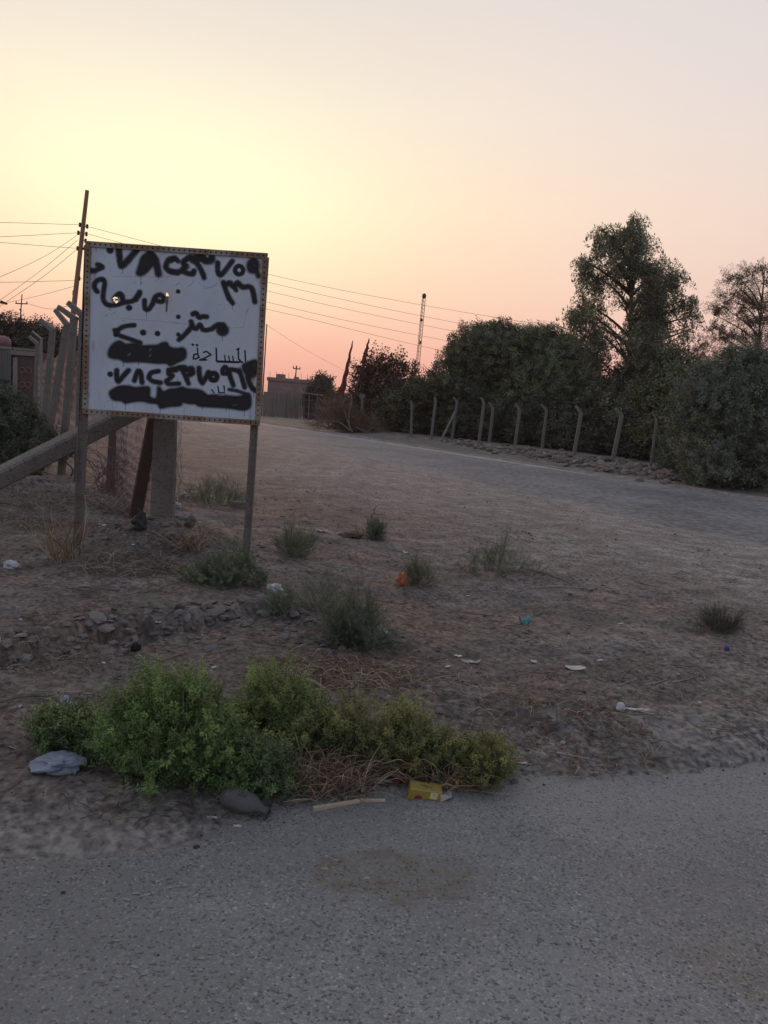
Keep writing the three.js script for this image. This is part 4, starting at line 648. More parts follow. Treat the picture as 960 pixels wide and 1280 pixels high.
  { // street lamp whose arm enters at the left edge
    const q0 = P(-10, 560, 40), Bb = q0.clone(); Bb.y = H(q0.x, q0.z) - .2; const q = thing('street_lamp', 'street lamp arm entering at the left edge above the trees', 'street lamp', Bb); const T = P(-9, 382, 40);
    new MB(Bb).tube(path([Bb, Bb.clone().lerp(T, .9), T, P(-4, 378, 40), P(3, 377.5, 40)], 18), .07, .04, 8).build('pole', M.darkSteel, q); const h = new MB(Bb); h.bar(P(1, 377.3, 40), P(9, 380, 40), .12, .2, UP, .8, .5, .3); h.build('lamp_head', M.darkSteel, q);
  }
  { // radio mast
    const dd = 150, T = P(530, 370, dd), L = P(521, 466, dd), k2 = (T.y - H(L.x, L.z) + .2) / (T.y - L.y), Bb = T.clone().lerp(L, k2), q = thing('radio_mast', 'slender red and white lattice radio mast above the reddish tree', 'radio mast', Bb), w = .42;
    const red = std({ color: lin(.3, .1, .08) }), white = std({ color: lin(.6, .5, .48) });
    const off = [0, 1, 2].map((i) => new V3(Math.cos(i * 2.094 + .4) * w, 0, Math.sin(i * 2.094 + .4) * w)); const N = 36;
    for (const o of off) { const m = new MB(Bb); m.tube([Bb.clone().add(o), T.clone().addScaledVector(o, .8)], .055, .055, 5); m.build('leg', red, q); }
    const parts = [new MB(Bb), new MB(Bb)]; for (let i = 0; i < N; i++) for (let s = 0; s < 3; s++) { const a = Bb.clone().lerp(T, i / N).add(off[s]), b = Bb.clone().lerp(T, (i + 1) / N).add(off[(s + 1) % 3]); parts[Math.floor(i / 5) % 2].tube([a, b], .03, .03, 4); }
    parts[0].build('lattice_section', red, q, 'stuff'); parts[1].build('lattice_section', white, q, 'stuff');
    for (const [x, y, r] of [[530.2, 370, .4], [525.3, 428, .24], [527, 400, .26]]) { const c = P(x, y, dd), s = new THREE.SphereGeometry(r, 10, 8); s.scale(1, 1.25, 1); s.translate(c.x - Bb.x, c.y - Bb.y, c.z - Bb.z); mesh('antenna_drum', s, M.darkSteel, q); }
  }
  { // two leaning masts with furled dark red flags
    const red = std({ color: lin(.14, .035, .035), roughness: .95 });
    for (const [tx, ty, bx, by, dd, box, label] of [[441, 426, 428, 488, 58, 1, 'dark red leaning mast with a furled flag left of the reddish tree'], [461.5, 423, 454, 455, 60, 0, 'second leaning mast rising out of the reddish tree']]) {
      const T = P(tx, ty, dd), L = P(bx, by, dd), k2 = (T.y - H(L.x, L.z) + .2) / (T.y - L.y), Bb = T.clone().lerp(L, k2), q = thing('flag_mast', label, 'mast', Bb);
      new MB(Bb).tube([Bb, T], .09, .035, 8).build('shaft', M.darkSteel, q);
      const pts = []; for (let i = 0; i <= 14; i++) pts.push(T.clone().lerp(L, .06 + .94 * i / 14).add(new V3(.03 * Math.sin(i * 1.7), 0, .06))); new MB(Bb).tube(pts, (f) => .05 + .17 * f * (1 + .15 * Math.sin(f * 23)), 0, 9).build('furled_flag', red, q);
      if (box) { const c = P(426.5, 497, dd), gg = new THREE.BoxGeometry(.5, 1.5, .4, 2, 4, 2); const a = gg.attributes.position; for (let i = 0; i < a.count; i++) a.setXYZ(i, a.getX(i) * (1 + .3 * noise(a.getY(i) * 2, 1)), a.getY(i), a.getZ(i) * (1 + .3 * noise(a.getY(i) * 2, 5))); gg.computeVertexNormals(); gg.translate(c.x - Bb.x, c.y - Bb.y, c.z - Bb.z); mesh('cloth_bundle', gg, red, q); }
    }
  }
}
const wallM = (r, g, b) => std({ color: lin(r * 1.4, g * 1.4, b * 1.4), map: concreteMap, bumpMap: concreteBump, bumpScale: .01 });
function house(name, label, cat, d, x0, x1, topPx, depth, mat, o = {}) {
  const a = P(x0, topPx[0], d), b = P(x1, topPx[1], d), h = (a.y + b.y) / 2, w = b.x - a.x, B = new V3((a.x + b.x) / 2, 0, a.z - depth / 2); B.y = H(B.x, B.z) - .1;
  const g = thing(name, label, cat, B); const bg = new THREE.BoxGeometry(w, h - B.y, depth); bg.translate(0, (h - B.y) / 2, 0); mesh('wall', bg, mat, g);
  if (o.parapet) { for (const [x, z, lx, lz] of [[0, depth / 2 + .05, w + .3, .25], [0, -depth / 2 - .05, w + .3, .25], [-w / 2 - .05, 0, .25, depth - .2], [w / 2 + .05, 0, .25, depth - .2]]) { const q = new THREE.BoxGeometry(lx, .5, lz); q.translate(x, h - B.y + .12, z); mesh('parapet', q, mat, g); } }
  if (o.roof) { for (const [x, z, lx, ly, lz] of [[-.32, -.1, 1.3, 1.1, 1.2], [.12, .1, .7, .8, .7], [.34, -.2, .9, .6, .9]]) { const q = new THREE.BoxGeometry(lx, ly, lz); q.translate(x * w, h - B.y + ly / 2 + .002, z * depth); mesh('roof_box', q, mat, g); } for (let i = 0; i < 7; i++) { const q = new THREE.CylinderGeometry(.025, .025, .9, 5); q.translate((i / 6 - .5) * (w - .5), h - B.y + .75, depth / 2 - .05); mesh('rebar', q, M.darkSteel, g); } }
  for (const [u, v, ww, hh] of o.windows ?? []) { const f = new THREE.BoxGeometry(ww, hh, .1); f.translate((u - .5) * w, v, depth / 2 + .04); const fr = mesh('window', f, M.darkSteel, g); const s = new THREE.BoxGeometry(ww + .3, .1, .25); s.translate((u - .5) * w, v - hh / 2 - .06, depth / 2 + .12); mesh('sill', s, mat, fr); }
  return [g, w, h - B.y, depth, B];
}
{
  house('flat_roofed_house', 'flat roofed house far off just right of the sign', 'house', 115, 335, 386, [475, 477.5], 9, wallM(.24, .165, .145), { parapet: 1, roof: 1, windows: [[.3, 2.4, 1, 1.2], [.65, 2.4, 1, 1.2], [.88, 2.2, .8, 1]] });
  house('low_shed', 'low grey shed far off right of the flat roofed house', 'shed', 108, 383, 402, [483, 484.5], 5, wallM(.17, .15, .13), { windows: [[.5, 1.9, .9, .9]] });
  // panel wall in front of it
  { const d = 88, a = P(324, 489, d), b = P(374, 492, d), B = new V3((a.x + b.x) / 2, 0, a.z); B.y = H(B.x, B.z) - .1; const g = thing('panel_wall', 'grey wall of upright panels beyond the end of the road', 'wall', B), n = 9, w = (b.x - a.x) / n, mt = wallM(.19, .155, .145); for (let i = 0; i < n; i++) { const q = new THREE.BoxGeometry(w - .06, a.y - B.y + rr(-.08, .08), .14); q.translate((i - (n - 1) / 2) * w, (a.y - B.y) / 2, rr(-.04, .04)); mesh('panel', q, mt, g); } const cp = new THREE.BoxGeometry(.18, a.y - B.y + .15, .3); for (let i = 0; i <= n; i += 3) { const c2 = cp.clone(); c2.translate((i - n / 2) * w, (a.y - B.y) / 2, .02); mesh('pilaster', c2, mt, g); } }
  { const d = 86, T = P(362, 490, d), L = P(364, 522, d); L.y = H(L.x, L.z) - .1; const g = thing('leaning_post', 'single pale concrete post leaning in front of the panel wall', 'post', L); new MB(L).bar(L, T, .22, .22).build('shaft', M.concrete, g); }
  { // open shelter with dark openings
    const d = 84, a = P(376, 491, d), b = P(398, 493, d), B = new V3((a.x + b.x) / 2, 0, a.z - 1.5); B.y = H(B.x, B.z) - .05; const g = thing('open_shelter', 'dark open shelter with a slanting sheet roof beside the brush heap', 'shelter', B), w = b.x - a.x, h = a.y - B.y;
    const rf = new THREE.BoxGeometry(w + .5, .1, 3.4); rf.rotateZ(-.05); rf.translate(0, h, 0); mesh('roof', rf, M.galv, g); for (const x of [-.5, 0, .5]) for (const z of [-1.4, 1.4]) { const q = new THREE.BoxGeometry(.12, h - .12, .12); q.translate(x * (w - .2), (h - .12) / 2, z); mesh('post', q, M.oldConcrete, g); } for (const y of [.25, .5, .75]) { const q = new THREE.BoxGeometry(w - .35, .07, 2.2); q.translate(0, h * y, -.2); mesh('shelf', q, M.oldConcrete, g); } const bk = new THREE.BoxGeometry(w - .4, h - .3, .08); bk.translate(0, h / 2 - .05, -1.55); mesh('back_wall', bk, wallM(.08, .06, .055), g);
  }
  // left edge: corrugated fence, water tank, kiosk
  { const d = 31, a = P(-70, 436, d), b = P(14, 437, d), h = b.y, B = new V3((a.x + b.x) / 2, 0, -d); B.y = H(B.x, B.z) - .1; const g = thing('sheet_fence', 'grey corrugated sheet fence at the left edge', 'fence', B), n = 7, w = (b.x - a.x) / n, mt = std({ color: lin(.16, .16, .15), roughness: .6, metalness: .2 }); for (let i = 0; i < n; i++) { const s = new THREE.Shape(), K = 12; s.moveTo(-w / 2 + .01, 0); for (let k = 0; k <= K; k++) s.lineTo(-w / 2 + .01 + (w - .02) * k / K, .02 + .025 * (k % 2)); for (let k = K; k >= 0; k--) s.lineTo(-w / 2 + .01 + (w - .02) * k / K, .012 + .025 * (k % 2)); s.closePath(); const q = new THREE.ExtrudeGeometry(s, { depth: h - B.y + rr(-.05, .05), bevelEnabled: false }); q.rotateX(-Math.PI / 2); q.translate((i - (n - 1) / 2) * w, 0, 0); mesh('sheet', q, mt, g); } const r = new THREE.BoxGeometry(b.x - a.x, .1, .06); r.translate(0, h - B.y + .06, -.02); mesh('top_rail', r, M.galv, g); const r2 = r.clone(); r2.translate(0, -1.3, .09); mesh('lower_rail', r2, M.darkSteel, g); }
  { const d = 33, c = P(2, 428, d), B = new V3(c.x, 0, -d); B.y = H(B.x, B.z) - .1; const g = thing('water_tank', 'dull red round water tank above the sheet fence', 'water tank', B); const q = new THREE.CapsuleGeometry(.28, .7, 6, 14); q.rotateZ(Math.PI / 2); q.translate(-.25, c.y - B.y, 0); mesh('drum', q, std({ color: lin(.2, .09, .095), roughness: .6 }), g); for (const x of [-.7, .1]) for (const z of [-.25, .25]) { const p = new THREE.BoxGeometry(.06, c.y - B.y - .25, .06); p.translate(x, (c.y - B.y - .25) / 2, z); mesh('stand_leg', p, M.darkSteel, g); } const cp = new THREE.CylinderGeometry(.1, .1, .08, 10); cp.translate(-.25, c.y - B.y + .3, 0); mesh('lid', cp, M.darkSteel, g); }
  { // kiosk
    const d = 28, a = P(16.5, 437, d), b = P(43, 439, d), w = b.x - a.x, B = new V3((a.x + b.x) / 2, 0, -d - .8); B.y = H(B.x, B.z) - .1; const h = a.y - B.y; const g = thing('kiosk', 'rusty kiosk with pale trim and red panelled front at the left edge', 'kiosk', B); const red = std({ color: lin(.13, .075, .065), map: concreteMap, roughness: .8 }), pale = std({ color: lin(.3, .25, .235), map: concreteMap });
    const q = new THREE.BoxGeometry(w, h, 1.5); q.translate(0, h / 2, 0); mesh('body', q, red, g);
    const tr = new THREE.BoxGeometry(w + .14, .16, .1); tr.translate(0, h - .1, .79); mesh('trim', tr, pale, g); const t2 = new THREE.BoxGeometry(.16, h - .35, .09); t2.translate(-w / 2 + .09, h / 2 - .1, .785); mesh('trim', t2, pale, g); const t3 = new THREE.BoxGeometry(.06, h * .42, .07); t3.translate(.02, h * .24, .78); mesh('trim', t3, pale, g);
    for (const [x, y] of [[-.08, .75], [.22, .75], [-.08, .57], [.22, .57]]) { const r = new THREE.TorusGeometry(.1, .022, 6, 14); r.translate(x * w, y * h, .765); mesh('ring_ornament', r, std({ color: lin(.19, .11, .1) }), g); }
    for (let k = 0; k < 7; k++) { const s = new THREE.BoxGeometry(.11, .08, .1); s.translate((k / 6 - .5) * w * .9, h + .04, .74); mesh('cresting', s, pale, g); }
  }
}
// the heap of cut branches across the road
{
  const B = G(440, 540), d = -B.z, g = thing('brush_heap', 'heap of dry brown cut branches piled beyond the road', 'brush heap', B), big = new MB(B), k = d / PXM;
  const m = new MB(B); for (let i = 0; i < 1600; i++) { const u = gauss() * .5, x = u * 118 * k * .62, hgt = (36 * Math.exp(-((u + .25) ** 2) * 9) + 13 * Math.exp(-((u - .35) ** 2) * 8)) * k * rnd(), s = B.clone().add(new V3(x - .3, hgt, rr(-1.4, .8))); const f = rr(.6, 1.4); m.col = [.2 * f, .125 * f, .085 * f]; const l = rr(.4, 1.5), dr = new V3(rr(-1, 1), rr(-.2, .8), rr(-.6, .6)).normalize(), e = s.clone().addScaledVector(dr, l); if (e.y < B.y) e.y = B.y; m.tube([s, s.clone().lerp(e, .5).add(new V3(rr(-.1, .1), rr(-.05, .15), 0)), e], .018, .006, 3, false); }
  m.build('twigs', M.straw, g, 'stuff');
  const br = std({ color: lin(.24, .18, .15) }); for (const pts of [[[438, 538], [436, 520], [440, 500], [438, 492]], [[440, 540], [434, 525], [430, 512]], [[445, 534], [453, 538], [463, 541]], [[438, 538], [424, 528], [410, 526], [392, 527]]]) { new MB(B).tube(path(pts.map(([x, y]) => P(x, y, d - .9)), 8), .06, .03, 6).build('branch', br, g); }
  const Bs = P(453, 540, d + 1); Bs.y = H(Bs.x, Bs.z) - .1; const st = thing('stub_post', 'pale broken concrete post standing in the brush heap', 'post', Bs); new MB(Bs).bar(Bs, P(452.5, 494, d + 1), .2, .2, new V3(0, 0, 1), 1, .9).build('shaft', M.concrete, st); const cp = P(452.5, 495, d + 1.05), cg = new THREE.BoxGeometry(.36, .3, .3); cg.translate(cp.x - Bs.x, cp.y - Bs.y, cp.z - Bs.z); mesh('head', cg, M.concrete, st);
}

// ------------------------------------------------------------------ stones, clods, litter
const rockGeo = (sd, det = 1, flat = .6) => { const g = new THREE.IcosahedronGeometry(1, det), a = g.attributes.position; for (let i = 0; i < a.count; i++) { const v = new V3(a.getX(i), a.getY(i), a.getZ(i)), f = 1 + .55 * noise(v.x * 1.4 + sd * 7.1, v.y * 1.4, v.z * 1.4) + .2 * noise(v.x * 3.5, v.y * 3.5 + sd, v.z * 3.5); a.setXYZ(i, v.x * f, v.y * f * flat, v.z * f); } g.computeVertexNormals(); return g; };
const ROCK = [1, 2, 3, 4].map((k) => rockGeo(k, 1)), CLOD = [11, 12, 13].map((k) => rockGeo(k, 1, .65)), rockM = std({ color: lin(.2, .18, .165), map: concreteMap, roughness: 1 });
function scatter(name, label, geos, mat, items) { geos.forEach((g, k) => { const it = items.filter((_, i) => i % geos.length === k); const im = new THREE.InstancedMesh(g, mat, it.length); im.name = numbered(name); tag(im, label, name.replace(/_/g, ' '), null, 'stuff'); const q = new THREE.Quaternion(), mt = new THREE.Matrix4(); it.forEach((t, i) => { q.setFromEuler(new THREE.Euler(...(t.e ?? [rr(-.4, .4), rnd() * 6.28, rr(-.4, .4)]))); mt.compose(t.p, q, t.sv ?? new V3(t.s, t.s, t.s)); im.setMatrixAt(i, mt); im.setColorAt(i, lin(...t.c)); }); scene.add(im); }); }
const onGround = (px, py) => { const q = G0(px, py); q.y = H(q.x, q.z); return q; };
{
  const white = std({ color: 0xffffff, roughness: 1 });
  const clods = []; let tries = 0;
  while (clods.length < 9000 && tries++ < 200000) {
    const a = rr(-.62, .62), d = 2.6 * Math.pow(9, Math.pow(rnd(), .85)), x = Math.tan(a) * d, z = -d, q = zones(x, z); if (q.s < .02 || q.road > .3 || q.r < 0) continue;
    const w = .1 + .9 * g2(x, z, mound, 1, .9) + .9 * g2(x, z, bankA, 1.5, 1.1) + .9 * Math.exp(-(((crustEdge(x) - z) / .4) ** 2)) * (x < .1 ? 1 : .2) + .35 * sm(.05, .25, fbm(x * 1.2, z * 1.2, 3, 17)); if (rnd() > w) continue;
    const y = H(x, z), s = .0035 + .024 * Math.pow(rnd(), 4) * (.4 + w); const f = rr(.7, 1.35); clods.push({ p: new V3(x, y + s * .15, z), s, c: [.14 * f, .12 * f, .113 * f] });
  }
  scatter('soil_clods', 'crumbled clods of dark soil over the verge', CLOD, white, clods);
  const peb = []; while (peb.length < 3600) { const a = rr(-.62, .62), d = rr(1.75, 9), x = Math.tan(a) * d, z = -d, q = zones(x, z); const s = (.0015 + .0055 * Math.pow(rnd(), 3)) * (q.s < -.15 ? .6 : 1), f = rr(.5, 1.5), dark = rnd() < .4; if (q.s < -.1 && rnd() < .72) continue; peb.push({ p: new V3(x, Math.max(H(x, z), 0) + s * .3, z), s, c: dark ? [.05 * f, .045 * f, .045 * f] : [.24 * f, .225 * f, .21 * f] }); }
  scatter('loose_pebbles', 'small loose pebbles strewn over the asphalt edge and soil', ROCK.slice(0, 2), white, peb);
  // pale worn stone chips set flat in the asphalt
  const chips = []; while (chips.length < 1400) { const a = rr(-.66, .66), d = rr(1.6, 3.6), x = Math.tan(a) * d, z = -d; if (zones(x, z).s > -.12) continue; const s = .0025 + .006 * Math.pow(rnd(), 3), f = rr(.7, 1.2); chips.push({ p: new V3(x, .0015, z), sv: new V3(s * rr(.9, 1.7), s * .16, s * rr(.7, 1.1)), e: [0, rr(-.5, .5), 0], c: [.22 * f, .218 * f, .222 * f] }); }
  scatter('stone_chips', 'pale flat stone chips worn smooth in the asphalt', ROCK.slice(2), white, chips);
  // straws lying about: bent slivers
  const straw = [1, 2, 3].map((k) => { const o = seed; seed = 500 + k; const m = new MB(); m.tube(path([new V3(-.5, 0, 0), new V3(-.1, .03, rr(-.08, .08)), new V3(.2, .01, rr(-.1, .1)), new V3(.5, .02, rr(-.12, .12))], 5), .018, .01, 3, false); seed = o; return m.geo(); });
  const st = []; tries = 0; while (st.length < 15000 && tries++ < 200000) { const a = rr(-.62, .62), d = 2.7 * Math.pow(6, Math.pow(rnd(), .9)), x = Math.tan(a) * d, z = -d, q = zones(x, z); if (q.s < .03 || q.road > .2 || q.r < RW + 3) continue; const w = .18 + sm(.0, .25, fbm(x * .9, z * .9, 4, 5.1) + .5 * fbm(x * 3, z * 3, 2, 9.2)); if (rnd() > w) continue; const l = .02 + .13 * Math.pow(rnd(), 3), f = rr(.6, 1.4), pale = rnd() < .22; st.push({ p: new V3(x, H(x, z) + .004, z), sv: new V3(l, l * .9, l), e: [rr(-.2, .2), rnd() * 6.28, rr(-.25, .25)], c: pale ? [.25 * f, .21 * f, .17 * f] : [.11 * f, .08 * f, .062 * f] }); }
  scatter('straw_litter', 'short bits of straw and twig scattered over the soil', straw, white, st);
}
{ // long thin twigs and specks of paper strewn over the verge
  const twig = [1, 2, 3].map((k) => { const o = seed; seed = 540 + k; const m = new MB(); const pts = [new V3(-.5, 0, 0), new V3(-.15, .02, rr(-.09, .09)), new V3(.2, .03, rr(-.1, .1)), new V3(.5, .01, rr(-.15, .15))]; m.tube(path(pts, 7), .011, .005, 4, false); m.tube(path([pts[2], pts[2].clone().add(new V3(.12, .05, .09)), pts[2].clone().add(new V3(.22, .05, .2))], 3), .006, .003, 3, false); seed = o; return m.geo(); });
  const it = [], sp = []; while (it.length < 420) { const a = rr(-.6, .6), d = 2.8 * Math.pow(4.5, rnd()), x = Math.tan(a) * d, z = -d, q = zones(x, z); if (q.s < .1 || q.r < RW + 2) continue; const l = .09 + .3 * Math.pow(rnd(), 2.5), f = rr(.6, 1.4), pale = rnd() < .3; it.push({ p: new V3(x, H(x, z) + .007, z), s: l, e: [rr(-.08, .08), rnd() * 6.28, rr(-.1, .1)], c: pale ? [.27 * f, .23 * f, .19 * f] : [.1 * f, .072 * f, .055 * f] }); }
  scatter('scattered_twigs', 'thin dry twigs strewn over the verge', twig, std({ roughness: 1 }), it);
  while (sp.length < 150) { const a = rr(-.6, .6), d = 3 * Math.pow(4, rnd()), x = Math.tan(a) * d, z = -d, q = zones(x, z); if (q.s < .1 || q.r < RW + 2) continue; const s = .004 + .011 * Math.pow(rnd(), 2), f = rr(.6, 1.1); sp.push({ p: new V3(x, H(x, z) + .004, z), sv: new V3(s * rr(1, 2), s * .3, s), c: [.48 * f, .46 * f, .44 * f] }); }
  scatter('litter_specks', 'tiny pale specks of paper and plastic over the verge', ROCK.slice(0, 1), std({ roughness: .8 }), sp);
}
{ // plates of dried crust broken along the edge of the raised soil
  const it = []; while (it.length < 170) { const x = rr(-3.4, .4), z = crustEdge(x) + gauss() * .55 - .06; if (rnd() > 1 - sm(-1.2, .4, x)) continue; const s = .01 + .035 * Math.pow(rnd(), 2.5), f = rr(.8, 1.2); it.push({ p: new V3(x, H(x, z) + s * .18, z), sv: new V3(s * rr(.8, 1.7), s * rr(.35, .7), s), e: [rr(-.6, .6), rnd() * 6.28, rr(-.4, .4)], c: [.18 * f, .158 * f, .148 * f] }); }
  scatter('crust_plates', 'broken plates of dried soil crust behind the largest green bush', CLOD, std({ roughness: 1 }), it);
}
{ // rubble along the foot of the far fence
  const items = []; for (let i = 0; i < 900; i++) { const px = rr(555, 845), t = (px - 555) / 290, py = lerp(551, 596, t) + gauss() * lerp(3.5, 9, t); const q = G(px, py), s = .03 + .16 * Math.pow(rnd(), 3), f = rr(.6, 1.5); items.push({ p: q.add(new V3(0, s * .25, 0)), s, c: [.17 * f, .135 * f, .12 * f] }); }
  scatter('rubble', 'broken earth and rubble along the foot of the far fence', ROCK, std({ roughness: 1 }), items);
  const big = [[631, 557, 9], [640, 560, 8], [655, 563, 7], [697, 570, 13], [703, 563, 8], [720, 573, 9], [733, 577, 8], [744, 572, 10], [757, 582, 14], [768, 585, 11], [776, 590, 9], [790, 585, 12], [795, 593, 10], [805, 588, 9], [660, 570, 6], [680, 566, 7], [592, 552, 6], [577, 550, 7], [610, 556, 6], [820, 596, 8], [713, 580, 6], [745, 588, 6]];
  for (const [px, py, w] of big) { const q = G(px, py), r = w / PXM * -q.z / 2; const m = mesh('boulder', ROCK[Math.floor(rnd() * 4)], rockM, null); m.position.copy(q).add(new V3(0, r * .15, 0)); m.scale.set(r * rr(.9, 1.3), r * rr(.6, 1), r); m.rotation.y = rnd() * 6.28; tag(m, 'lump of broken earth or stone at the foot of the far fence', 'boulder', 'boulders along the far fence'); }
}
// thin crumpled sheet: a bag, a wrapper, a rag
function crumple(name, label, cat, px, py, wpx, hpx, color, o = {}) {
  const B = G(px, py), d = -B.z, w = wpx / PXM * d / 2, h = hpx / PXM * d; const g = new THREE.IcosahedronGeometry(1, o.det ?? 4), a = g.attributes.position, z0 = rnd() * 50;
  for (let i = 0; i < a.count; i++) { const v = new V3(a.getX(i), a.getY(i), a.getZ(i)); const n = 1 + .5 * noise(v.x * 1.5 + z0, v.y * 1.5, v.z * 1.5) - .28 * Math.abs(noise(v.x * 3.2, v.y * 3.2 + z0, v.z * 3.2)) - .16 * Math.abs(noise(v.x * 7, v.y * 7, v.z * 7 + z0)); let y = v.y * n * .62 + .45; if (y < .02) y = .02 * n; const tp = o.taper ? lerp(1.15, o.taper, clamp(y, 0, 1)) : 1; a.setXYZ(i, v.x * n * w * tp, y * h, v.z * n * w * .7 * tp); }
  g.computeVertexNormals(); const m = mesh(name, g, std({ color: lin(...color), roughness: o.rough ?? .55 }), null); m.position.copy(B).add(new V3(0, -.003, 0)); m.rotation.y = o.turn ?? rr(-.4, .4); return tag(m, label, cat);
}
function flake(name, label, cat, px, py, wpx, dpx, color, o = {}) { // a curled scrap lying on the ground
  const B = G(px, py), d = -B.z, w = wpx / PXM * d, l = (o.l ?? .8) * w * dpx; const g = new THREE.PlaneGeometry(w, l, 12, 8), a = g.attributes.position, z0 = rnd() * 40;
  for (let i = 0; i < a.count; i++) { const x = a.getX(i) / w, y = a.getY(i) / l, k = 1 + .35 * noise(x * 3 + z0, y * 3); a.setXYZ(i, x * w * k * (o.drop ? sm(-.62, .2, x) * .9 + .12 : 1) + 0, (o.curl ?? .16) * w * (x * x * 2 + noise(x * 2.5 + z0, y * 2.5) * .9 + .25), y * l * k * (o.drop ? sm(-.6, .15, x) * .85 + .15 : 1)); }
  const idx = g.index.array; g.computeVertexNormals();
  // thickness: a second skin below
  const t = .0025, g3 = new THREE.BufferGeometry(), n = a.count, pp = new Float32Array(n * 6); for (let i = 0; i < n; i++) { pp.set([a.getX(i), a.getY(i), a.getZ(i), a.getX(i), a.getY(i) - t, a.getZ(i)].slice(0, 3), i * 3); pp.set([a.getX(i), a.getY(i) - t, a.getZ(i)], (n + i) * 3); }
  const id = []; for (let i = 0; i < idx.length; i += 3) { id.push(idx[i], idx[i + 2], idx[i + 1], n + idx[i], n + idx[i + 1], n + idx[i + 2]); }
  const C = 13, R = 9, edge = []; for (let i = 0; i < C - 1; i++) edge.push([i, i + 1], [(R - 1) * C + i + 1, (R - 1) * C + i]); for (let j = 0; j < R - 1; j++) edge.push([(j + 1) * C, j * C], [j * C + C - 1, (j + 1) * C + C - 1]); for (const [p, q] of edge) id.push(p, q, n + p, q, n + q, n + p);
  g3.setAttribute('position', new THREE.BufferAttribute(pp, 3)); g3.setAttribute('uv', new THREE.BufferAttribute(new Float32Array(n * 4), 2)); g3.setIndex(id); g3.computeVertexNormals();
  const m = mesh(name, g3, std({ color: lin(...color), roughness: o.rough ?? .6 }), null); m.position.copy(B).add(new V3(0, .006, 0)); m.rotation.y = o.turn ?? 0; return tag(m, label, cat);
}
function stick(name, label, p, r, color, o = {}) { const pts = p.map(([x, y]) => G(x, y).add(new V3(0, r * .8, 0))); const q = o.curve === false ? pts : path(pts, 10); return tag(new MB().tube(q, r, r * (o.tip ?? .5), o.sides ?? 6).build(name, std({ color: lin(...color) }), null), label, o.cat ?? 'stick'); }
function lump(name, label, cat, px, py, wpx, hpx, color, o = {}) { const B = G(px, py), d = -B.z, w = wpx / PXM * d / 2, h = hpx / PXM * d / 2; const m = mesh(name, rockGeo(px * .1, 2, 1), std({ color: lin(...color), roughness: .95, map: concreteMap }), null); m.position.copy(B).add(new V3(0, h * .55, 0)); m.scale.set(w, h, w * .8); m.rotation.y = o.turn ?? rnd() * 6; return tag(m, label, cat); }

crumple('plastic_bag', 'crumpled pale blue grey plastic bag standing left of the largest green bush', 'plastic bag', 82, 896, 29, 28, [.36, .42, .5], { taper: .55 });
crumple('plastic_bag', 'flattened blue grey plastic bag lying below the left green tuft', 'plastic bag', 72, 962, 64, 20, [.22, .25, .31], {});
flake('paper_scrap', 'pale scrap sticking out in front of the flattened blue grey bag', 'scrap', 76, 966, 30, .5, [.3, .3, .29], { curl: .06 });
stick('stick', 'short pale stick beside the flattened blue grey bag', [[93, 968], [101, 955]], .006, [.33, .31, .27]);
{ // crushed dusty jug
  const B = G(305, 1014), d = -B.z, k = d / PXM; const g = thing('crushed_jug', 'dusty dark grey crushed plastic jug lying in front of the green bushes', 'jug', B); const jm = std({ color: lin(.095, .092, .09), roughness: .85, bumpMap: concreteBump, bumpScale: .003 });
  const L = 70 * k; const prof = [[.0, 0], [.16, .03], [.235, .15], [.255, .32], [.24, .5], [.17, .68], [.085, .8], [.07, .86], [.075, .97], [.09, .985], [.09, 1], [.06, 1]].map(([r, t]) => new THREE.Vector2(r * L, t * L)); const b = new THREE.LatheGeometry(prof, 28); b.rotateZ(-Math.PI / 2); b.translate(-L / 2, 0, 0); const a = b.attributes.position; for (let i = 0; i < a.count; i++) { const x = a.getX(i), y = a.getY(i), z = a.getZ(i), f = sm(.05, .5, .5 - x / L); a.setXYZ(i, x, (y + .02) * lerp(.75, .85, f) + .1 * L + .012 * noise(x * 20, z * 20), z * 1.15 + .006 * noise(x * 25, y * 25)); } b.computeVertexNormals(); b.rotateY(-.32); b.rotateZ(-.13); mesh('body', b, jm, g);
  const c = new THREE.TorusGeometry(.085 * L, .016 * L, 8, 18); c.rotateY(Math.PI / 2 - .32); c.translate(L * .47 * Math.cos(.3), .045 * L, L * .15); mesh('neck_rim', c, jm, g);
}
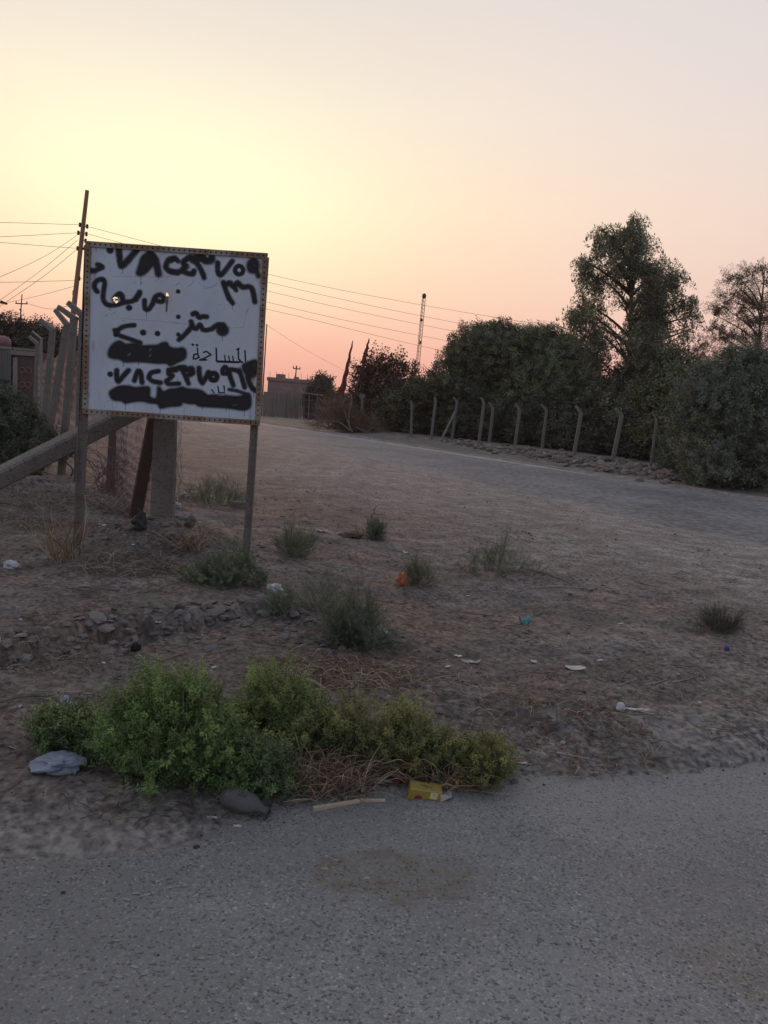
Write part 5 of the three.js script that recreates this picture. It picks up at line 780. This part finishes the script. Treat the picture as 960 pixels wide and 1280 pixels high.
{ // yellow carton
  const B = G(530, 998), d = -B.z, k = d / PXM; const g = thing('yellow_carton', 'crushed yellow carton with pale open flap at the asphalt edge', 'carton', B); const w = 42 * k, h = 17 * k, dp = .07;
  const cv = document.createElement('canvas'); cv.width = 256; cv.height = 128; const c = cv.getContext('2d'); c.fillStyle = 'rgb(150,128,52)'; c.fillRect(0, 0, 256, 128); c.fillStyle = 'rgb(120,40,60)'; c.beginPath(); c.ellipse(80, 92, 30, 26, 0, 0, 7); c.fill(); c.fillStyle = 'rgb(175,160,110)'; c.fillRect(0, 0, 256, 16); c.fillStyle = 'rgba(225,215,180,.8)'; c.fillRect(170, 20, 60, 80); c.fillStyle = 'rgb(140,105,40)'; c.fillRect(0, 110, 256, 18); const t = new THREE.CanvasTexture(cv); t.colorSpace = THREE.SRGBColorSpace; t.magFilter = THREE.LinearFilter;
  const q = new THREE.BoxGeometry(w, h, dp, 6, 3, 3), a = q.attributes.position; for (let i = 0; i < a.count; i++) { const x = a.getX(i), y = a.getY(i); a.setXYZ(i, x + .15 * y, y * (1 - .25 * (x / w + .5)) + .003 * noise(x * 60, y * 60), a.getZ(i) + .005 * noise(x * 40, y * 40, 3)); } q.computeVertexNormals(); q.rotateZ(-.04); q.translate(0, h / 2 + .004, 0); { const pl = std({ color: lin(.3, .22, .05), roughness: .6 }), pr = std({ map: t, roughness: .6 }); mesh('box', q, [pl, pl, pl, pl, pr, pl], g); };
  const f = new MB(); const p = (x, y, z) => new V3(x, y, z); f.quad(p(w * .5, .006, dp * .5), p(w * .5, .006, -dp * .5), p(w * .86, h * .5, -dp * .42), p(w * .84, h * .55, dp * .4)); f.quad(p(w * .5, .006, dp * .5 + .001), p(w * .84, h * .55, dp * .4 + .001), p(w * .62, h * .78, dp * .5), p(w * .48, h * .75, dp * .5 + .001)); mesh('flap', f.geo(), std({ color: lin(.46, .45, .36), roughness: .7 }), g);
}
{ // pale boards and stick along the edge
  const bd = (label, p0, p1, w) => { const a = G(...p0).add(new V3(0, .012, 0)), b = G(...p1).add(new V3(0, .012, 0)), m = new MB(); m.bar(a, b, .016, w, UP, 1, .8, .1); tag(m.build('wooden_board', std({ color: lin(.62, .57, .44), map: barkMap }), null), label, 'board'); };
  bd('long pale split board lying along the asphalt edge', [391, 1018], [449, 1007], .04); bd('short pale board just right of the long split board', [450, 1006], [481, 1006], .03);
  stick('stick', 'thin pale stick along the asphalt edge right of the yellow carton', [[548, 997], [590, 998], [638, 992]], .006, [.32, .29, .24]);
  stick('stick', 'dark curved cable like stick below the yellow carton', [[478, 999], [505, 1003], [545, 1000], [560, 996]], .006, [.13, .12, .1]);
}
flake('paper_scrap', 'tiny white scrap lying left of the crushed jug', 'scrap', 265, 1023, 13, .4, [.5, .49, .46], { curl: .03 });
flake('paper_scrap', 'tiny white scrap directly below the crushed jug', 'scrap', 297, 1034, 11, .5, [.5, .49, .46], { curl: .08 });
flake('paper_scrap', 'smallest white crumb right below the crushed jug', 'scrap', 306, 1038, 6, .8, [.55, .54, .5], { curl: .15 });
stick('stick', 'short brown stick lying on the asphalt', [[347, 1078], [360, 1075], [375, 1071]], .006, [.16, .14, .11]);
lump('dark_stone', 'small dark stone on the dusty asphalt edge at the left', 'stone', 245, 1061, 9, 6, [.05, .045, .04]);
lump('flat_stone', 'pale flat stone set in the asphalt at the bottom', 'stone', 230, 1260, 38, 7, [.27, .275, .29], { turn: 0 });
flake('plastic_scoop', 'pale drop shaped piece of plastic lying alone on the soil', 'plastic piece', 711, 836, 34, .55, [.42, .42, .39], { drop: 1, curl: .1 });
crumple('plastic_bag', 'small crumpled white plastic bag on the straw at the right', 'plastic bag', 775, 889, 13, 12, [.5, .5, .5]);
flake('paper_scrap', 'thin white strips trailing right of the small white bag', 'scrap', 795, 888, 30, .3, [.46, .46, .46], { curl: .05 });
stick('stick', 'long pale stick lying in the straw right of the green bushes', [[696, 942], [722, 947], [750, 953]], .006, [.36, .32, .28]);
stick('stick', 'brownish stick left of the pale stick at the right', [[806, 857], [822, 854], [833, 850]], .006, [.28, .23, .2]);
stick('stick', 'pale tipped stick at the right edge of the straw', [[841, 854], [856, 851], [871, 846]], .007, [.24, .2, .18]);
stick('stick', 'thin stick pointing up right from the drop shaped plastic', [[773, 858], [785, 853], [800, 849]], .004, [.26, .22, .19]);
flake('wrapper', 'crumpled teal wrapper on the bare soil right of the middle', 'wrapper', 656, 781, 15, .9, [.09, .26, .27], { curl: .75 });
crumple('wrapper', 'crumpled bright orange wrapper beside a small weed', 'wrapper', 502, 732, 18, 17, [.36, .12, .05], { turn: 1, det: 6 });
crumple('bottle_cap', 'small dark blue cap on the soil below the isolated weed', 'cap', 908, 813, 8, 6, [.03, .05, .22]);
stick('stick', 'long dry stick leading right from the spreading weed', [[650, 710], [675, 716], [705, 726], [716, 733]], .008, [.17, .13, .11]);
stick('stick', 'pale broken stick at the end of the long dry stick', [[682, 734], [705, 734], [729, 736]], .009, [.32, .28, .25]);
stick('stick', 'dark twig on the shoulder above the isolated weed', [[799, 729], [815, 733], [831, 736]], .006, [.12, .1, .09]);
stick('stick', 'pale dry stem curving at the foot of the isolated weed', [[882, 789], [895, 792], [904, 796]], .006, [.36, .3, .24]);
stick('stick', 'pale stick lying between the large dark weed and the straw', [[488, 836], [505, 833], [525, 834]], .007, [.38, .34, .29]);
flake('paper_scrap', 'beige torn paper with folded edge below the pale stick', 'scrap', 588, 829, 24, .5, [.36, .31, .26], { curl: .14 });
flake('paper_scrap', 'tiny white scrap left of the beige torn paper', 'scrap', 572, 821, 9, .8, [.5, .5, .48]);
flake('paper_scrap', 'white scrap standing alone left of the drop shaped plastic', 'scrap', 667, 829, 7, 1, [.55, .55, .53], { curl: .5 });
flake('paper_scrap', 'small white paper beside the rounded weed', 'scrap', 402, 665, 15, .6, [.42, .4, .38], { curl: .2 });
lump('soil_lump', 'lump of reddish brown soil beside the small dark weed', 'soil lump', 438, 671, 32, 9, [.12, .065, .055]);
flake('plastic_piece', 'dark blue grey plastic piece left under the large dark weed', 'plastic piece', 405, 806, 20, .7, [.07, .09, .11], { curl: .3 });
crumple('plastic_bag', 'torn white plastic under the right side of the large dark weed', 'plastic bag', 474, 803, 30, 22, [.38, .39, .4]);
flake('paper_scrap', 'white strip sticking out right of the torn white plastic', 'scrap', 486, 801, 18, .3, [.5, .5, .5], { curl: .1 });
crumple('rag', 'pale rag behind the thin small weed', 'rag', 343, 741, 24, 12, [.36, .36, .36]);
lump('white_stone', 'white stone left of the low spreading weed', 'stone', 263, 722, 13, 13, [.36, .34, .33]);
lump('plaster_chunk', 'white broken plaster chunk on the clods at the left edge', 'plaster chunk', 15, 710, 19, 13, [.55, .56, .6], { turn: .3 });
crumple('black_bag', 'black crumpled bag at the left foot of the corner post', 'bag', 176, 662, 24, 24, [.012, .011, .012], { taper: .4 });
lump('white_stone', 'upper white rubble stone right of the corner post', 'stone', 231, 622, 14, 9, [.4, .36, .34]);
lump('white_stone', 'middle white rubble stone right of the corner post', 'stone', 221, 635, 13, 9, [.46, .43, .41]);
lump('broken_block', 'broken pale block right of the foot of the corner post', 'block', 226, 649, 24, 12, [.28, .25, .235]);
lump('broken_block', 'grey broken lump lowest of the rubble at the corner post', 'block', 238, 657, 14, 16, [.16, .14, .13]);
{ const B = G(299, 636), k = -B.z / PXM; const g = new THREE.BoxGeometry(18 * k, 10 * k, .1, 4, 3, 3), a = g.attributes.position; for (let i = 0; i < a.count; i++) a.setXYZ(i, a.getX(i) + .006 * noise(a.getY(i) * 30, a.getZ(i) * 30), a.getY(i) + .006 * noise(a.getX(i) * 30, a.getZ(i) * 30), a.getZ(i)); g.computeVertexNormals(); const m = mesh('brick', g, std({ color: lin(.22, .17, .15), map: concreteMap }), null); m.position.copy(B).add(new V3(0, 4 * k, 0)); m.rotation.y = .3; tag(m, 'single dull brick right of the low weed behind the right sign post', 'brick'); }
flake('paper_scrap', 'white scrap on the mound between the left sign post and the corner post', 'scrap', 129, 657, 9, .7, [.55, .53, .5]);
lump('dark_stone', 'dark stone on the plateau below the mound', 'stone', 243, 758, 16, 6, [.04, .036, .035]);
lump('dark_stone', 'dark hollow clod on the crusted edge above the largest bush', 'stone', 170, 812, 14, 12, [.02, .018, .018]);
flake('paper_scrap', 'tiny white scrap above the crusted edge', 'scrap', 198, 779, 7, .7, [.5, .48, .46]);
flake('paper_scrap', 'white speck of paper on the shoulder left of the spreading weed', 'scrap', 507, 692, 6, .8, [.6, .6, .6], { curl: .4 });
crumple('wrapper', 'dark red wrapper stuck in the foot of the yellowish bush', 'wrapper', 496, 980, 16, 18, [.09, .025, .028]);
flake('paper_scrap', 'white scrap caught in the rightmost green bush', 'scrap', 576, 962, 8, .8, [.6, .6, .57], { curl: .5 });
flake('paper_scrap', 'white scrap caught at the top of the yellowish bush', 'scrap', 521, 940, 9, .6, [.6, .6, .57], { curl: .5 });
flake('paper_scrap', 'white scrap on the soil right of the rightmost bush', 'scrap', 652, 955, 12, .4, [.55, .53, .5], { curl: .1 });
flake('paper_scrap', 'white rubbish under the shrub by the last fence post', 'scrap', 838, 604, 11, .6, [.55, .52, .5], { curl: .3 });
lump('white_stone', 'white stone on the far road edge below the tamarisk', 'stone', 907, 619, 5, 4, [.5, .48, .48]);

scene.traverse((o) => { if (o.isMesh) { o.castShadow = true; o.receiveShadow = true; } });
renderer.render(scene, camera);
